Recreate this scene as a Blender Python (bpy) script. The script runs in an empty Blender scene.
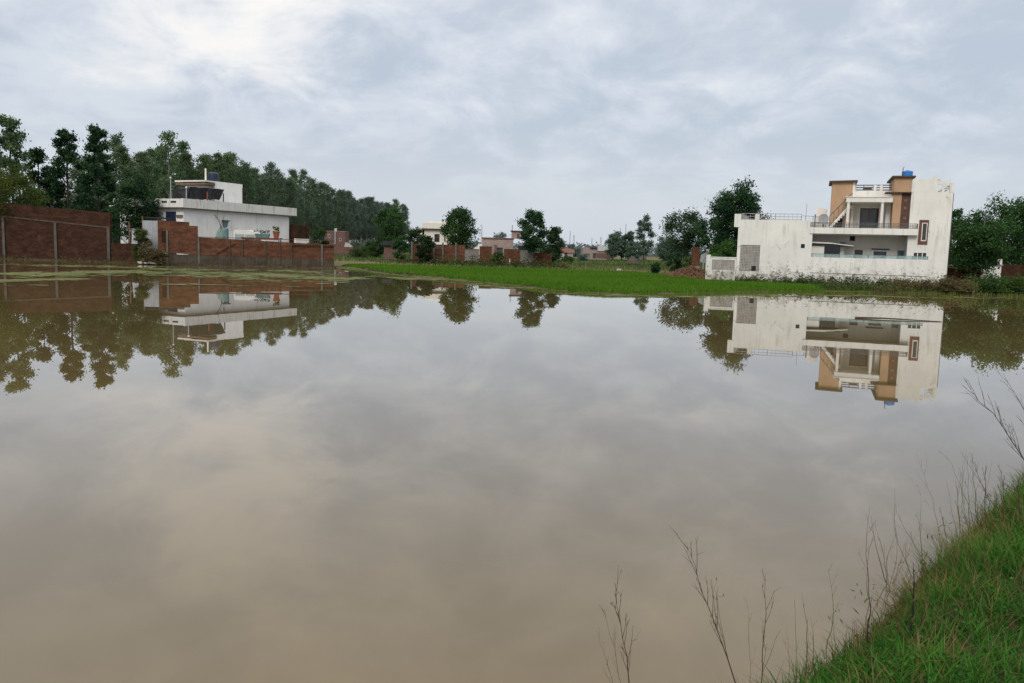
import bpy, math, random
import numpy as np
from mathutils import Matrix, Vector

random.seed(7)
rng = np.random.default_rng(11)
sc = bpy.context.scene
C = sc.collection
R = math.radians

# ---------------------------------------------------------------- camera
F_PX, CAM_H = 825.0, 2.1
PITCH, ROLL = math.atan(91.5 / 825.0), R(1.6)
cam_d = bpy.data.cameras.new('camera')
cam = bpy.data.objects.new('camera', cam_d)
C.objects.link(cam)
ROT = Matrix.Rotation(math.pi / 2 - PITCH, 3, 'X') @ Matrix.Rotation(ROLL, 3, 'Z')
cam.matrix_world = Matrix.Translation((0, 0, CAM_H)) @ ROT.to_4x4()
cam_d.sensor_width = 36
cam_d.lens = F_PX / 1024 * 36
cam_d.clip_start = 0.05
cam_d.clip_end = 9000
sc.camera = cam


def at(px, py, Y):
    """world point seen at photo position px,py at the depth Y"""
    d = ROT @ Vector(((px - 512) / F_PX, -(py - 341.5) / F_PX, -1.0))
    p = d * (Y / d.y)
    return Vector((p.x, p.y, p.z + CAM_H))


# ---------------------------------------------------------------- render settings
sc.view_settings.view_transform = 'Standard'
sc.view_settings.look = 'None'
sc.view_settings.exposure = 0
sc.cycles.max_bounces = 6
sc.cycles.diffuse_bounces = 3
sc.cycles.glossy_bounces = 4
sc.cycles.transparent_max_bounces = 8
sc.cycles.use_denoising = True
try:
    sc.cycles.denoiser = 'OPENIMAGEDENOISE'
except Exception:
    pass

# ---------------------------------------------------------------- node helpers


class NT:
    def __init__(s, tree):
        s.t = tree
        s.n = tree.nodes
        s.l = tree.links

    def new(s, typ, **kw):
        n = s.n.new(typ)
        for k, v in kw.items():
            setattr(n, k, v)
        return n

    def put(s, sock, v):
        if hasattr(v, 'links') or hasattr(v, 'is_output'):
            s.l.new(v, sock)
        else:
            if sock.type == 'RGBA' and not hasattr(v, '__len__'):
                v = (v, v, v, 1)
            if sock.type == 'RGBA' and len(v) == 3:
                v = (*v, 1)
            sock.default_value = v

    def math(s, op, a, b=0.0, clamp=False):
        n = s.new('ShaderNodeMath', operation=op, use_clamp=clamp)
        s.put(n.inputs[0], a)
        s.put(n.inputs[1], b)
        return n.outputs[0]

    def mix(s, f, a, b, blend='MIX'):
        n = s.new('ShaderNodeMix', data_type='RGBA', blend_type=blend)
        s.put(n.inputs[0], f)
        s.put(n.inputs[6], a)
        s.put(n.inputs[7], b)
        return n.outputs[2]

    def noise(s, vec, scale, detail=4, rough=0.55, dist=0.0):
        n = s.new('ShaderNodeTexNoise')
        if vec is not None:
            s.l.new(vec, n.inputs['Vector'])
        n.inputs['Scale'].default_value = scale
        n.inputs['Detail'].default_value = detail
        n.inputs['Roughness'].default_value = rough
        n.inputs['Distortion'].default_value = dist
        return n.outputs['Fac']

    def ramp(s, fac, lo, hi, a=0.0, b=1.0):
        n = s.new('ShaderNodeMapRange', interpolation_type='SMOOTHSTEP')
        s.put(n.inputs[0], fac)
        for i, v in zip((1, 2, 3, 4), (lo, hi, a, b)):
            s.put(n.inputs[i], v)
        return n.outputs[0]

    def scale(s, vec, v):
        n = s.new('ShaderNodeMapping')
        s.l.new(vec, n.inputs[0])
        n.inputs['Scale'].default_value = v
        return n.outputs[0]

    def objco(s):
        return s.new('ShaderNodeTexCoord').outputs['Object']

    def sep(s, v):
        n = s.new('ShaderNodeSeparateXYZ')
        s.l.new(v, n.inputs[0])
        return n.outputs

    def comb(s, x, y, z):
        n = s.new('ShaderNodeCombineXYZ')
        for i, v in enumerate((x, y, z)):
            s.put(n.inputs[i], v)
        return n.outputs[0]


def newmat(name, rough=0.85, spec=0.3):
    m = bpy.data.materials.new(name)
    m.use_nodes = True
    t = NT(m.node_tree)
    b = m.node_tree.nodes['Principled BSDF']
    b.inputs['Roughness'].default_value = rough
    b.inputs['Specular IOR Level'].default_value = spec
    return m, t, b


def bump(t, b, h, strength=0.3, dist=0.02):
    n = t.new('ShaderNodeBump')
    n.inputs['Strength'].default_value = strength
    n.inputs['Distance'].default_value = dist
    t.put(n.inputs['Height'], h)
    t.l.new(n.outputs[0], b.inputs['Normal'])


def plain(name, col, rough=0.7, var=0.25, scale=3.0, spec=0.3, metal=0.0):
    """paint, metal or plaster with uneven tone and a little dirt"""
    m, t, b = newmat(name, rough, spec)
    co = t.objco()
    n = t.noise(co, scale, 6, 0.6)
    s = t.noise(t.scale(co, (4, 4, .5)), 1.5, 4, 0.6)
    k = t.math('ADD', t.math('MULTIPLY', n, .6), t.math('MULTIPLY', s, .4))
    c = t.mix(t.ramp(k, .3, .7), tuple(x * (1 - var) for x in col), tuple(min(1, x * (1 + var * .6)) for x in col))
    t.put(b.inputs['Base Color'], c)
    b.inputs['Metallic'].default_value = metal
    return m


def whitewash(name, col=(.74, .725, .68), moss=1.1, stain=1.0, rust=.0):
    """lime-washed plaster: blotches, rain streaks, damp and moss near the foot"""
    m, t, b = newmat(name, .9, .2)
    co = t.objco()
    x, y, z = t.sep(co)
    big = t.noise(co, .55, 6, .6)
    fine = t.noise(co, 5, 6, .65)
    xy = t.math('ADD', x, y)
    sv = t.comb(xy, t.math('MULTIPLY', z, .12), 0.0)
    streak = t.noise(sv, 3.2, 5, .65)
    c = t.mix(t.ramp(big, .3, .75), tuple(v * .86 for v in col), col)
    c = t.mix(t.math('MULTIPLY', t.ramp(streak, .50, .70), .36 * stain), c, (.34, .32, .27))
    blot = t.noise(co, 1.3, 7, .7, .6)
    c = t.mix(t.math('MULTIPLY', t.ramp(blot, .60, .72), .55 * stain), c, (.26, .24, .19))
    # damp and mould climbing from the foot, densest low down
    mo = t.math('SUBTRACT', t.noise(co, 1.7, 8, .72, .5), t.math('MULTIPLY', t.math('MAXIMUM', z, 0.0), .17))
    mo = t.math('ADD', mo, .09 * moss)
    c = t.mix(t.math('MULTIPLY', t.ramp(mo, .40, .62), .6), c, (.27, .245, .19))
    mk_ = t.math('SUBTRACT', t.noise(co, 4.2, 8, .75), t.math('MULTIPLY', t.math('MAXIMUM', z, 0.0), .10))
    mk_ = t.math('ADD', mk_, .06 * moss)
    c = t.mix(t.math('MULTIPLY', t.ramp(mk_, .50, .60), .85), c, (.075, .07, .045))
    crack = t.new('ShaderNodeTexVoronoi', feature='DISTANCE_TO_EDGE')
    t.l.new(t.scale(co, (.5, .5, .75)), crack.inputs['Vector'])
    c = t.mix(t.math('MULTIPLY', t.ramp(crack.outputs['Distance'], .002, .008, 1.0, 0.0), t.ramp(big, .5, .62, 0, .35 * stain)), c, (.2, .18, .15))
    t.put(b.inputs['Base Color'], c)
    bump(t, b, fine, .25, .02)
    return m


def brick(name, c1, c2, mortar, dark=0.5):
    m, t, b = newmat(name, .92, .15)
    co = t.objco()
    x, y, z = t.sep(co)
    v = t.comb(t.math('ADD', x, y), z, 0.0)
    n = t.new('ShaderNodeTexBrick')
    t.l.new(v, n.inputs['Vector'])
    n.inputs['Scale'].default_value = 1.0
    n.inputs['Brick Width'].default_value = .24
    n.inputs['Row Height'].default_value = .08
    n.inputs['Mortar Size'].default_value = .010
    t.put(n.inputs['Color1'], c1)
    t.put(n.inputs['Color2'], c2)
    t.put(n.inputs['Mortar'], mortar)
    c = n.outputs['Color']
    st = t.noise(t.scale(co, (.7, .7, 2.0)), 1.3, 6, .75)
    c = t.mix(t.ramp(st, .35, .68), t.mix(1.0, c, (dark, dark * .95, dark), 'MULTIPLY'), c)
    bl = t.noise(co, .8, 6, .7)
    c = t.mix(t.math('MULTIPLY', t.ramp(bl, .55, .75), .6), c, tuple(k * 1.5 for k in c1))
    sp = t.noise(t.scale(co, (4, 4, 9)), 1.0, 4, .7)
    c = t.mix(t.math('MULTIPLY', t.ramp(sp, .60, .70), .45), c, mortar)
    foot = t.ramp(t.math('ADD', z, t.noise(co, 1.5)), .4, 1.1, 1.0, 0.0)
    c = t.mix(t.math('MULTIPLY', foot, .6), c, (.05, .032, .02))
    t.put(b.inputs['Base Color'], c)
    bump(t, b, n.outputs['Fac'], .4, -.02)
    return m


def leafmat(name, dark, light, yellow=None):
    m = bpy.data.materials.new(name)
    m.use_nodes = True
    t = NT(m.node_tree)
    t.n.clear()
    a = t.new('ShaderNodeAttribute', attribute_name='shade')
    info = t.new('ShaderNodeObjectInfo')
    c = t.mix(a.outputs['Fac'], dark, light)
    if yellow:
        c = t.mix(t.ramp(a.outputs['Fac'], .82, 1.0), c, yellow)
    hs = t.new('ShaderNodeHueSaturation')
    t.put(hs.inputs['Hue'], t.math('ADD', t.math('MULTIPLY', info.outputs['Random'], .03), .485))
    t.put(hs.inputs['Value'], t.math('ADD', t.math('MULTIPLY', info.outputs['Random'], .4), .8))
    t.l.new(c, hs.inputs['Color'])
    d = t.new('ShaderNodeBsdfDiffuse')
    tr = t.new('ShaderNodeBsdfTranslucent')
    gl = t.new('ShaderNodeBsdfGlossy')
    gl.inputs['Roughness'].default_value = .45
    t.put(gl.inputs['Color'], (.5, .55, .5, 1))
    for s_ in (d, tr):
        t.l.new(hs.outputs[0], s_.inputs['Color'])
    mx = t.new('ShaderNodeMixShader')
    mx.inputs[0].default_value = .33
    t.l.new(d.outputs[0], mx.inputs[1])
    t.l.new(tr.outputs[0], mx.inputs[2])
    m2 = t.new('ShaderNodeMixShader')
    m2.inputs[0].default_value = .012
    t.l.new(mx.outputs[0], m2.inputs[1])
    t.l.new(gl.outputs[0], m2.inputs[2])
    o = t.new('ShaderNodeOutputMaterial')
    t.l.new(m2.outputs[0], o.inputs[0])
    return m


M = {}
M['white'] = whitewash('whitewashed_plaster', (.74, .728, .685), 1.55, 1.15)
M['white_lh'] = whitewash('pale_plaster', (.83, .83, .82), -.5, .6)
M['parapet_lh'] = whitewash('weathered_parapet_plaster', (.68, .68, .66), -2, 2.4)
M['cream'] = whitewash('cream_plaster', (.70, .67, .60), -2, .5)
M['white_clean'] = whitewash('white_trim_paint', (.74, .725, .68), -2, 1.0)
M['tan'] = plain('tan_paint', (.42, .27, .165), .8, .12, 1.2)
M['brown'] = plain('brown_tile', (.10, .042, .026), .6, .35, 6)
M['slab_brown'] = plain('brown_slab_paint', (.075, .05, .04), .8, .3)
M['rust'] = plain('rusted_sheet', (.16, .05, .03), .8, .35)
M['frame_brown'] = plain('brown_window_paint', (.13, .055, .038), .6, .25)
M['dark'] = plain('opening_shade', (.012, .013, .015), .6, .3)  # near-black colour stands in for the shade inside openings
M['metal'] = plain('dark_grey_metal', (.10, .105, .115), .5, .3, 3, .5)
M['rail_grey'] = plain('weathered_grey_metal', (.30, .30, .31), .6, .25)
M['teal'] = plain('teal_paint', (.10, .19, .20), .6, .25)
M['blue'] = plain('blue_plastic', (.02, .17, .50), .45, .12, 3, .4)
M['tank'] = plain('dark_blue_plastic', (.012, .02, .045), .45, .2, 3, .4)
M['tarp'] = plain('black_tarpaulin', (.016, .016, .021), .55, .5, 2, .4)
M['concrete'] = plain('weathered_concrete', (.125, .118, .108), .9, .35, 2)
M['post_dark'] = plain('stained_concrete_post', (.085, .078, .068), .9, .35, 2)
M['plinth'] = plain('damp_plinth_concrete', (.072, .058, .043), .95, .5, 1.2)
M['lattice'] = plain('grey_lattice_concrete', (.36, .34, .31), .9, .3)
M['lattice_back'] = plain('painted_lattice_gap_shade', (.13, .12, .11), .95, .3)  # shade behind the lattice holes, put into the backing colour
M['sheet'] = plain('grey_galvanised_sheet', (.31, .325, .345), .55, .2, 2, .5)
M['terracotta'] = plain('terracotta', (.27, .085, .045), .8, .25)
M['wood'] = plain('weathered_wood', (.17, .11, .075), .9, .35)
M['stem'] = plain('dry_brown_stem', (.062, .034, .021), .85, .3, 20)
M['stem_dark'] = plain('dead_black_brown_stem', (.016, .010, .008), .9, .3, 20)
M['stem_green'] = plain('green_stem', (.09, .13, .035), .85, .3, 20)
M['stem_pale'] = plain('straw_stem', (.15, .105, .055), .85, .3, 20)
M['bark_pale'] = plain('pale_eucalyptus_bark', (.22, .21, .185), .9, .4, 1)
M['bark'] = plain('grey_brown_bark', (.075, .06, .045), .95, .4, 2)
M['tyre'] = plain('black_rubber', (.02, .02, .02), .8, .2)
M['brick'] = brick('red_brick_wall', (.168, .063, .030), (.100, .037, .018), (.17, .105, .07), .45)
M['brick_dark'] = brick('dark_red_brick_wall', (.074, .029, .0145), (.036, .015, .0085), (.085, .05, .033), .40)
M['brick_far'] = brick('haze_tinted_brick', (.18, .095, .075), (.145, .078, .063), (.19, .15, .135), .75)  # distance haze mixed into the brick colours
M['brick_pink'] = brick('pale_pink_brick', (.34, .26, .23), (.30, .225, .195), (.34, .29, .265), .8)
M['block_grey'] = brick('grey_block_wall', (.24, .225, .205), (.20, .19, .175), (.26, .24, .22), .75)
M['far_white'] = plain('haze_tinted_white_plaster', (.50, .50, .50), .9, .12)  # this and the next far materials have distance haze in their colour
M['far_red'] = plain('haze_tinted_red_roof', (.30, .15, .12), .9, .2)
M['far_grey'] = plain('haze_tinted_grey_metal', (.36, .39, .43), .8, .1)
M['far_dark'] = plain('haze_tinted_opening_shade', (.06, .066, .075), .8, .2)  # shade inside far openings as a dark colour, paled by haze
M['stone'] = plain('pale_rubble_stone', (.45, .42, .38), .9, .3, 8)

# window glass: dark, reflective
m, t, b = newmat('dark_window_glass', .08, .6)
t.put(b.inputs['Base Color'], t.mix(t.ramp(t.noise(t.objco(), 1.3), .4, .6), (.010, .014, .018), (.03, .035, .04)))
M['glass'] = m
m, t, b = newmat('teal_tinted_glass', .12, .5)
t.put(b.inputs['Base Color'], t.mix(t.noise(t.objco(), 2), (.30, .42, .43), (.42, .55, .55)))
b.inputs['Alpha'].default_value = .42
M['teal_glass'] = m

M['l_euc_near'] = leafmat('eucalyptus_leaves', (.044, .082, .043), (.130, .195, .088))  # near, mid and far leaves have distance haze mixed into their colour
M['l_euc_mid'] = leafmat('eucalyptus_leaves_haze_tint', (.060, .102, .066), (.130, .190, .114))
M['l_euc_far'] = leafmat('eucalyptus_leaves_far_haze_tint', (.070, .110, .088), (.120, .166, .126))
M['l_dark'] = leafmat('dark_broad_leaves', (.011, .032, .016), (.042, .090, .034))
M['l_mid'] = leafmat('broad_leaves', (.016, .043, .016), (.060, .118, .032))
M['l_haze'] = leafmat('haze_tinted_leaves', (.066, .108, .080), (.112, .168, .110))  # distance haze put into the leaf colour
M['l_far'] = leafmat('haze_tinted_far_leaves', (.11, .15, .16), (.15, .195, .19))  # bluish far haze put into the leaf colour
M['l_bright'] = leafmat('bright_leaves', (.030, .060, .012), (.11, .145, .030))
M['l_bush'] = leafmat('bush_leaves', (.022, .055, .016), (.075, .15, .03))
M['l_dry'] = leafmat('dry_leaves', (.075, .058, .03), (.19, .135, .07))
M['l_drybush'] = leafmat('dry_bush_leaves', (.065, .055, .026), (.18, .145, .07), (.09, .14, .04))
M['l_weed'] = leafmat('weed_leaves', (.03, .055, .018), (.10, .14, .04), (.20, .15, .08))
M['rice'] = leafmat('rice_blades', (.055, .170, .011), (.088, .235, .018))
M['grass'] = leafmat('bank_grass_blades', (.014, .060, .008), (.075, .20, .022), (.16, .17, .05))
M['drygrass'] = leafmat('dry_bank_grass', (.095, .068, .026), (.25, .185, .08))
M['waterweed'] = leafmat('water_weed_blades', (.065, .085, .02), (.14, .155, .04))

# algae
m, t, b = newmat('floating_algae', .8, .3)
co = t.new('ShaderNodeTexCoord').outputs['Object']
t.put(b.inputs['Base Color'], t.mix(t.ramp(t.noise(co, 1.2, 6, .7), .35, .65), (.062, .070, .017), (.125, .142, .028)))
bump(t, b, t.noise(co, 8), .5, .02)
M['algae'] = m

# ---------------------------------------------------------------- mesh helpers


def tagp(o, label=None, cat=None, group=None, kind=None):
    if label:
        o['label'] = label
    if cat:
        o['category'] = cat
    if group:
        o['group'] = group
    if kind:
        o['kind'] = kind
    return o


def thing(name, label, cat, loc=(0, 0, 0), rz=0.0, group=None):
    o = bpy.data.objects.new(name, None)
    C.objects.link(o)
    o.location = loc
    o.rotation_euler = (0, 0, rz)
    o.empty_display_size = .3
    return tagp(o, label, cat, group, 'thing')


def link(name, me, mat, parent=None):
    o = bpy.data.objects.new(name, me)
    C.objects.link(o)
    if mat is not None and not me.materials:
        me.materials.append(mat)
    if parent is not None:
        o.parent = parent
    return o


class MB:
    def __init__(s):
        s.v = []
        s.f = []

    def quad(s, a, b, c, d):
        i = len(s.v)
        s.v += [tuple(a), tuple(b), tuple(c), tuple(d)]
        s.f.append((i, i + 1, i + 2, i + 3))
        return s

    def box(s, x0, x1, y0, y1, z0, z1):
        i = len(s.v)
        s.v += [(x0, y0, z0), (x1, y0, z0), (x1, y1, z0), (x0, y1, z0), (x0, y0, z1), (x1, y0, z1), (x1, y1, z1), (x0, y1, z1)]
        s.f += [tuple(i + k for k in q) for q in ((0, 3, 2, 1), (4, 5, 6, 7), (0, 1, 5, 4), (1, 2, 6, 5), (2, 3, 7, 6), (3, 0, 4, 7))]
        return s

    def hexa(s, p):
        """eight corners, bottom four then top four"""
        i = len(s.v)
        s.v += [tuple(q) for q in p]
        s.f += [tuple(i + k for k in q) for q in ((0, 3, 2, 1), (4, 5, 6, 7), (0, 1, 5, 4), (1, 2, 6, 5), (2, 3, 7, 6), (3, 0, 4, 7))]
        return s

    def prism(s, prof, y0, y1):
        """profile in x,z swept along y"""
        n = len(prof)
        i = len(s.v)
        s.v += [(x, y0, z) for x, z in prof] + [(x, y1, z) for x, z in prof]
        s.f.append(tuple(i + k for k in range(n)))
        s.f.append(tuple(i + n + k for k in reversed(range(n))))
        for k in range(n):
            j = (k + 1) % n
            s.f.append((i + k, i + n + k, i + n + j, i + j))
        return s

    def wall(s, x0, x1, y0, y1, z0, z1, holes=(), rev=.18):
        """solid block whose front (y0) has real openings"""
        xs = sorted({x0, x1, *[h[0] for h in holes], *[h[1] for h in holes]})
        zs = sorted({z0, z1, *[h[2] for h in holes], *[h[3] for h in holes]})
        for a, c in zip(xs, xs[1:]):
            for e, g in zip(zs, zs[1:]):
                mx, mz = (a + c) / 2, (e + g) / 2
                if any(h[0] < mx < h[1] and h[2] < mz < h[3] for h in holes):
                    continue
                s.quad((a, y0, e), (c, y0, e), (c, y0, g), (a, y0, g))
        yr = y0 + rev
        for a, c, e, g in holes:
            s.quad((a, y0, e), (a, yr, e), (a, yr, g), (a, y0, g))
            s.quad((c, y0, e), (c, y0, g), (c, yr, g), (c, yr, e))
            s.quad((a, y0, g), (a, yr, g), (c, yr, g), (c, y0, g))
            s.quad((a, y0, e), (c, y0, e), (c, yr, e), (a, yr, e))
            s.quad((a, yr, e), (c, yr, e), (c, yr, g), (a, yr, g))
        s.quad((x0, y1, z0), (x0, y1, z1), (x1, y1, z1), (x1, y1, z0))
        s.quad((x0, y0, z0), (x0, y0, z1), (x0, y1, z1), (x0, y1, z0))
        s.quad((x1, y0, z0), (x1, y1, z0), (x1, y1, z1), (x1, y0, z1))
        s.quad((x0, y0, z1), (x1, y0, z1), (x1, y1, z1), (x0, y1, z1))
        return s

    def tube(s, pts, rad, n=6):
        pts = [Vector(p) for p in pts]
        if not hasattr(rad, '__len__'):
            rad = [rad] * len(pts)
        base = len(s.v)
        for k, p in enumerate(pts):
            d = (pts[min(k + 1, len(pts) - 1)] - pts[max(k - 1, 0)]).normalized()
            up = Vector((0, 0, 1)) if abs(d.z) < .9 else Vector((1, 0, 0))
            a = d.cross(up).normalized()
            b_ = d.cross(a)
            for j in range(n):
                w = 2 * math.pi * j / n
                s.v.append(tuple(p + (a * math.cos(w) + b_ * math.sin(w)) * rad[k]))
        for k in range(len(pts) - 1):
            for j in range(n):
                q = base + k * n
                j2 = (j + 1) % n
                s.f.append((q + j, q + j2, q + n + j2, q + n + j))
        s.f.append(tuple(base + j for j in range(n)))
        e = base + (len(pts) - 1) * n
        s.f.append(tuple(e + n - 1 - j for j in range(n)))
        return s

    def lathe(s, x, y, prof, n=16):
        base = len(s.v)
        for r_, z in prof:
            for j in range(n):
                w = 2 * math.pi * j / n
                s.v.append((x + r_ * math.cos(w), y + r_ * math.sin(w), z))
        for k in range(len(prof) - 1):
            for j in range(n):
                q = base + k * n
                j2 = (j + 1) % n
                s.f.append((q + j, q + j2, q + n + j2, q + n + j))
        s.f.append(tuple(base + n - 1 - j for j in range(n)))
        e = base + (len(prof) - 1) * n
        s.f.append(tuple(e + j for j in range(n)))
        return s

    def mesh(s, name):
        me = bpy.data.meshes.new(name)
        me.from_pydata(s.v, [], s.f)
        me.update()
        return me

    def build(s, name, mat, parent=None):
        return link(name, s.mesh(name), mat, parent)


def quads_mesh(name, V, nper, shade=None, mats=None, matidx=None):
    """V (n*nper,3); polygons of nper corners each; fast"""
    n = len(V) // nper
    me = bpy.data.meshes.new(name)
    me.vertices.add(len(V))
    me.vertices.foreach_set('co', np.asarray(V, np.float32).ravel())
    me.loops.add(n * nper)
    me.loops.foreach_set('vertex_index', np.arange(n * nper, dtype=np.int32))
    me.polygons.add(n)
    me.polygons.foreach_set('loop_start', np.arange(0, n * nper, nper, dtype=np.int32))
    if shade is not None:
        at_ = me.attributes.new('shade', 'FLOAT', 'POINT')
        at_.data.foreach_set('value', np.repeat(np.asarray(shade, np.float32), nper))
    if matidx is not None:
        me.polygons.foreach_set('material_index', np.asarray(matidx, np.int32))
    me.update(calc_edges=True)
    me.validate()
    return me


def leaf_quads(cen, size, droop=0.0, aspect=.6, g=None):
    """diamond-shaped leaf faces of random lie at the points cen"""
    g = g or rng
    n = len(cen)
    a = g.normal(size=(n, 3))
    a[:, 2] -= droop
    a /= np.linalg.norm(a, axis=1)[:, None]
    b_ = np.cross(a, g.normal(size=(n, 3)))
    b_ /= np.linalg.norm(b_, axis=1)[:, None]
    s = (size * g.uniform(.6, 1.35, n))[:, None]
    P0 = cen - a * s * .5
    P2 = cen + a * s * .5
    P1 = cen + b_ * s * aspect * .5 - a * s * .08
    P3 = cen - b_ * s * aspect * .5 - a * s * .08
    return np.stack([P0, P1, P2, P3], 1).reshape(-1, 3)


# ---------------------------------------------------------------- terrain
POND = np.array([(-14, -7), (-6, -1.6), (-2.5, .6), (-.6, 2.0), (.75, 3.15), (1.55, 3.95), (2.2, 4.6), (2.9, 5.45), (3.75, 6.4), (4.75, 7.5),
                 (7, 10.2), (10, 14), (16, 20.5), (28, 32), (44, 44), (50, 52), (52, 60), (46, 62), (36.3, 58.9), (29.5, 56.6), (23.5, 54.8),
                 (18.6, 53.4), (14.1, 49.6), (10.6, 46.3), (7.2, 43.6), (4.5, 42.6), (2.5, 44.2), (-.84, 50.5), (-5, 56), (-9.6, 62.5),
                 (-12.3, 69), (-14.0, 74), (-16.2, 75.6), (-20, 74.5), (-27, 72.4), (-31, 71.7), (-34.5, 73.2), (-38, 74), (-47, 75),
                 (-62, 77), (-90, 64), (-82, 20), (-50, -12)], float)


def sd_pond(x, y):
    """signed distance: positive on land"""
    x = np.asarray(x, float)
    y = np.asarray(y, float)
    best = np.full(x.shape, 1e9)
    inside = np.zeros(x.shape, bool)
    n = len(POND)
    for i in range(n):
        ax, ay = POND[i]
        bx, by = POND[(i + 1) % n]
        dx, dy = bx - ax, by - ay
        t_ = np.clip(((x - ax) * dx + (y - ay) * dy) / (dx * dx + dy * dy), 0, 1)
        best = np.minimum(best, np.hypot(x - ax - t_ * dx, y - ay - t_ * dy))
        cr = ((ay > y) != (by > y)) & (x < (bx - ax) * (y - ay) / (by - ay + 1e-12) + ax)
        inside ^= cr
    return np.where(inside, -best, best)


def wob(x, y, s):
    return (np.sin(x * 1.7 * s + 1.3 * np.sin(y * .9 * s + 2)) + np.sin(y * 2.1 * s + 1.7 * np.sin(x * 1.2 * s + 1)) +
            .6 * np.sin((x + y) * 3.7 * s + 2 * np.sin((x - y) * 2.3 * s)) + .4 * np.sin((x * .8 - y) * 7.1 * s)) / 3.0


def sst(a, b_, v):
    t_ = np.clip((v - a) / (b_ - a), 0, 1)
    return t_ * t_ * (3 - 2 * t_)


def ground_h(x, y):
    x = np.asarray(x, float)
    y = np.asarray(y, float)
    sd = sd_pond(x, y) + wob(x, y, .9) * .22 * sst(12, 25, np.hypot(x, y)) + wob(x, y, 4) * .05
    near = 1 - sst(14, 26, np.hypot(x - 1, y - 3))
    far_h = np.clip(sd * .10, -.35, .12) + .16 * sst(86, 120, y) + np.where(sd > 0, wob(x, y, .5) * .03, 0)
    near_h = np.where(sd < 0, np.clip(sd * .5, -.35, 0), .34 * sst(0, .5, sd) + .22 * sst(.4, 2.4, sd)) + np.where(sd > .1, wob(x, y, 2.2) * .035, 0)
    return near * near_h + (1 - near) * far_h


def build_ground():
    th = np.concatenate([np.arange(-48, 48, .33), np.arange(48, 312, 3.0)])
    th = np.radians(th)
    rr = np.concatenate([[0.0], np.geomspace(.4, 6000, 470)])
    T_, R_ = np.meshgrid(th, rr)
    X = R_ * np.sin(T_)
    Y = R_ * np.cos(T_)
    Z = ground_h(X, Y)
    nt, nr = len(th), len(rr)
    V = np.stack([X, Y, Z], -1).reshape(-1, 3)
    i = np.arange(nr - 1)[:, None] * nt
    j = np.arange(nt)[None, :]
    j2 = (j + 1) % nt
    Fq = np.stack([i + j, i + nt + j, i + nt + j2, i + j2], -1).reshape(-1, 4)[:, ::-1]
    me = bpy.data.meshes.new('ground')
    me.from_pydata(V.tolist(), [], Fq.tolist())
    me.polygons.foreach_set('use_smooth', np.ones(len(me.polygons), bool))
    me.update()
    m, t, b = newmat('earth_and_grass', .95, .15)
    co = t.objco()
    x, y, z = t.sep(co)
    n1 = t.noise(co, .11, 6, .65)
    n2 = t.noise(co, .9, 6, .65)
    n3 = t.noise(co, 9, 5, .6)
    green = t.mix(n3, (.045, .075, .014), (.095, .135, .03))
    dry = t.mix(n3, (.10, .072, .042), (.19, .14, .085))
    mud = t.mix(n3, (.062, .044, .026), (.115, .085, .052))
    c = t.mix(t.ramp(t.math('ADD', t.math('MULTIPLY', n1, .6), t.math('MULTIPLY', n2, .4)), .42, .60), dry, green)
    wet = t.ramp(t.math('ADD', z, t.math('MULTIPLY', t.math('SUBTRACT', n2, .5), .08)), .03, .13, 1.0, 0.0)
    c = t.mix(wet, c, mud)
    nearm = t.ramp(t.math('ADD', t.math('MULTIPLY', x, x), t.math('MULTIPLY', y, y)), 150, 420, 1.0, 0.0)
    c = t.mix(t.math('MULTIPLY', nearm, .9), c, t.mix(n3, (.020, .020, .009), (.055, .043, .024)))
    t.put(b.inputs['Base Color'], c)
    bump(t, b, n3, .6, .05)
    o = link('ground', me, m)
    tagp(o, kind='structure')


build_ground()

# ---------------------------------------------------------------- water
me = MB()
me.v = [(-420, -120, 0), (420, -120, 0), (0, 620, 0)]        # one facet, so no seam crosses the mirror
me.f = [(0, 1, 2)]
m, t, b = newmat('muddy_still_water', .02, .5)
co = t.objco()
n = t.noise(t.scale(co, (.06, .03, 1)), 1.0, 4, .6, .4)
t.put(b.inputs['Base Color'], t.mix(t.ramp(n, .3, .7), (.114, .083, .033), (.144, .106, .046)))
b.inputs['IOR'].default_value = 1.45
b.inputs['Coat Weight'].default_value = .4
b.inputs['Coat Roughness'].default_value = .006
b.inputs['Coat IOR'].default_value = 1.4
rip = t.noise(t.scale(co, (.5, .9, 1)), 1.0, 3, .5)
rip2 = t.noise(t.scale(co, (3.0, 5.0, 1)), 1.0, 2, .5)
patch = t.ramp(t.noise(t.scale(co, (.04, .09, 1)), 1.0, 3, .5), .45, .7)
t.put(b.inputs['Roughness'], t.math('ADD', .006, t.math('MULTIPLY', patch, .016)))
bump(t, b, t.math('ADD', rip, t.math('MULTIPLY', rip2, t.math('MULTIPLY', patch, .06))), .12, .004)
# keep the water out of the land it would cut below: land stands above z = 0 everywhere outside the pond
w = me.build('water', m)
tagp(w, kind='structure')

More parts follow.
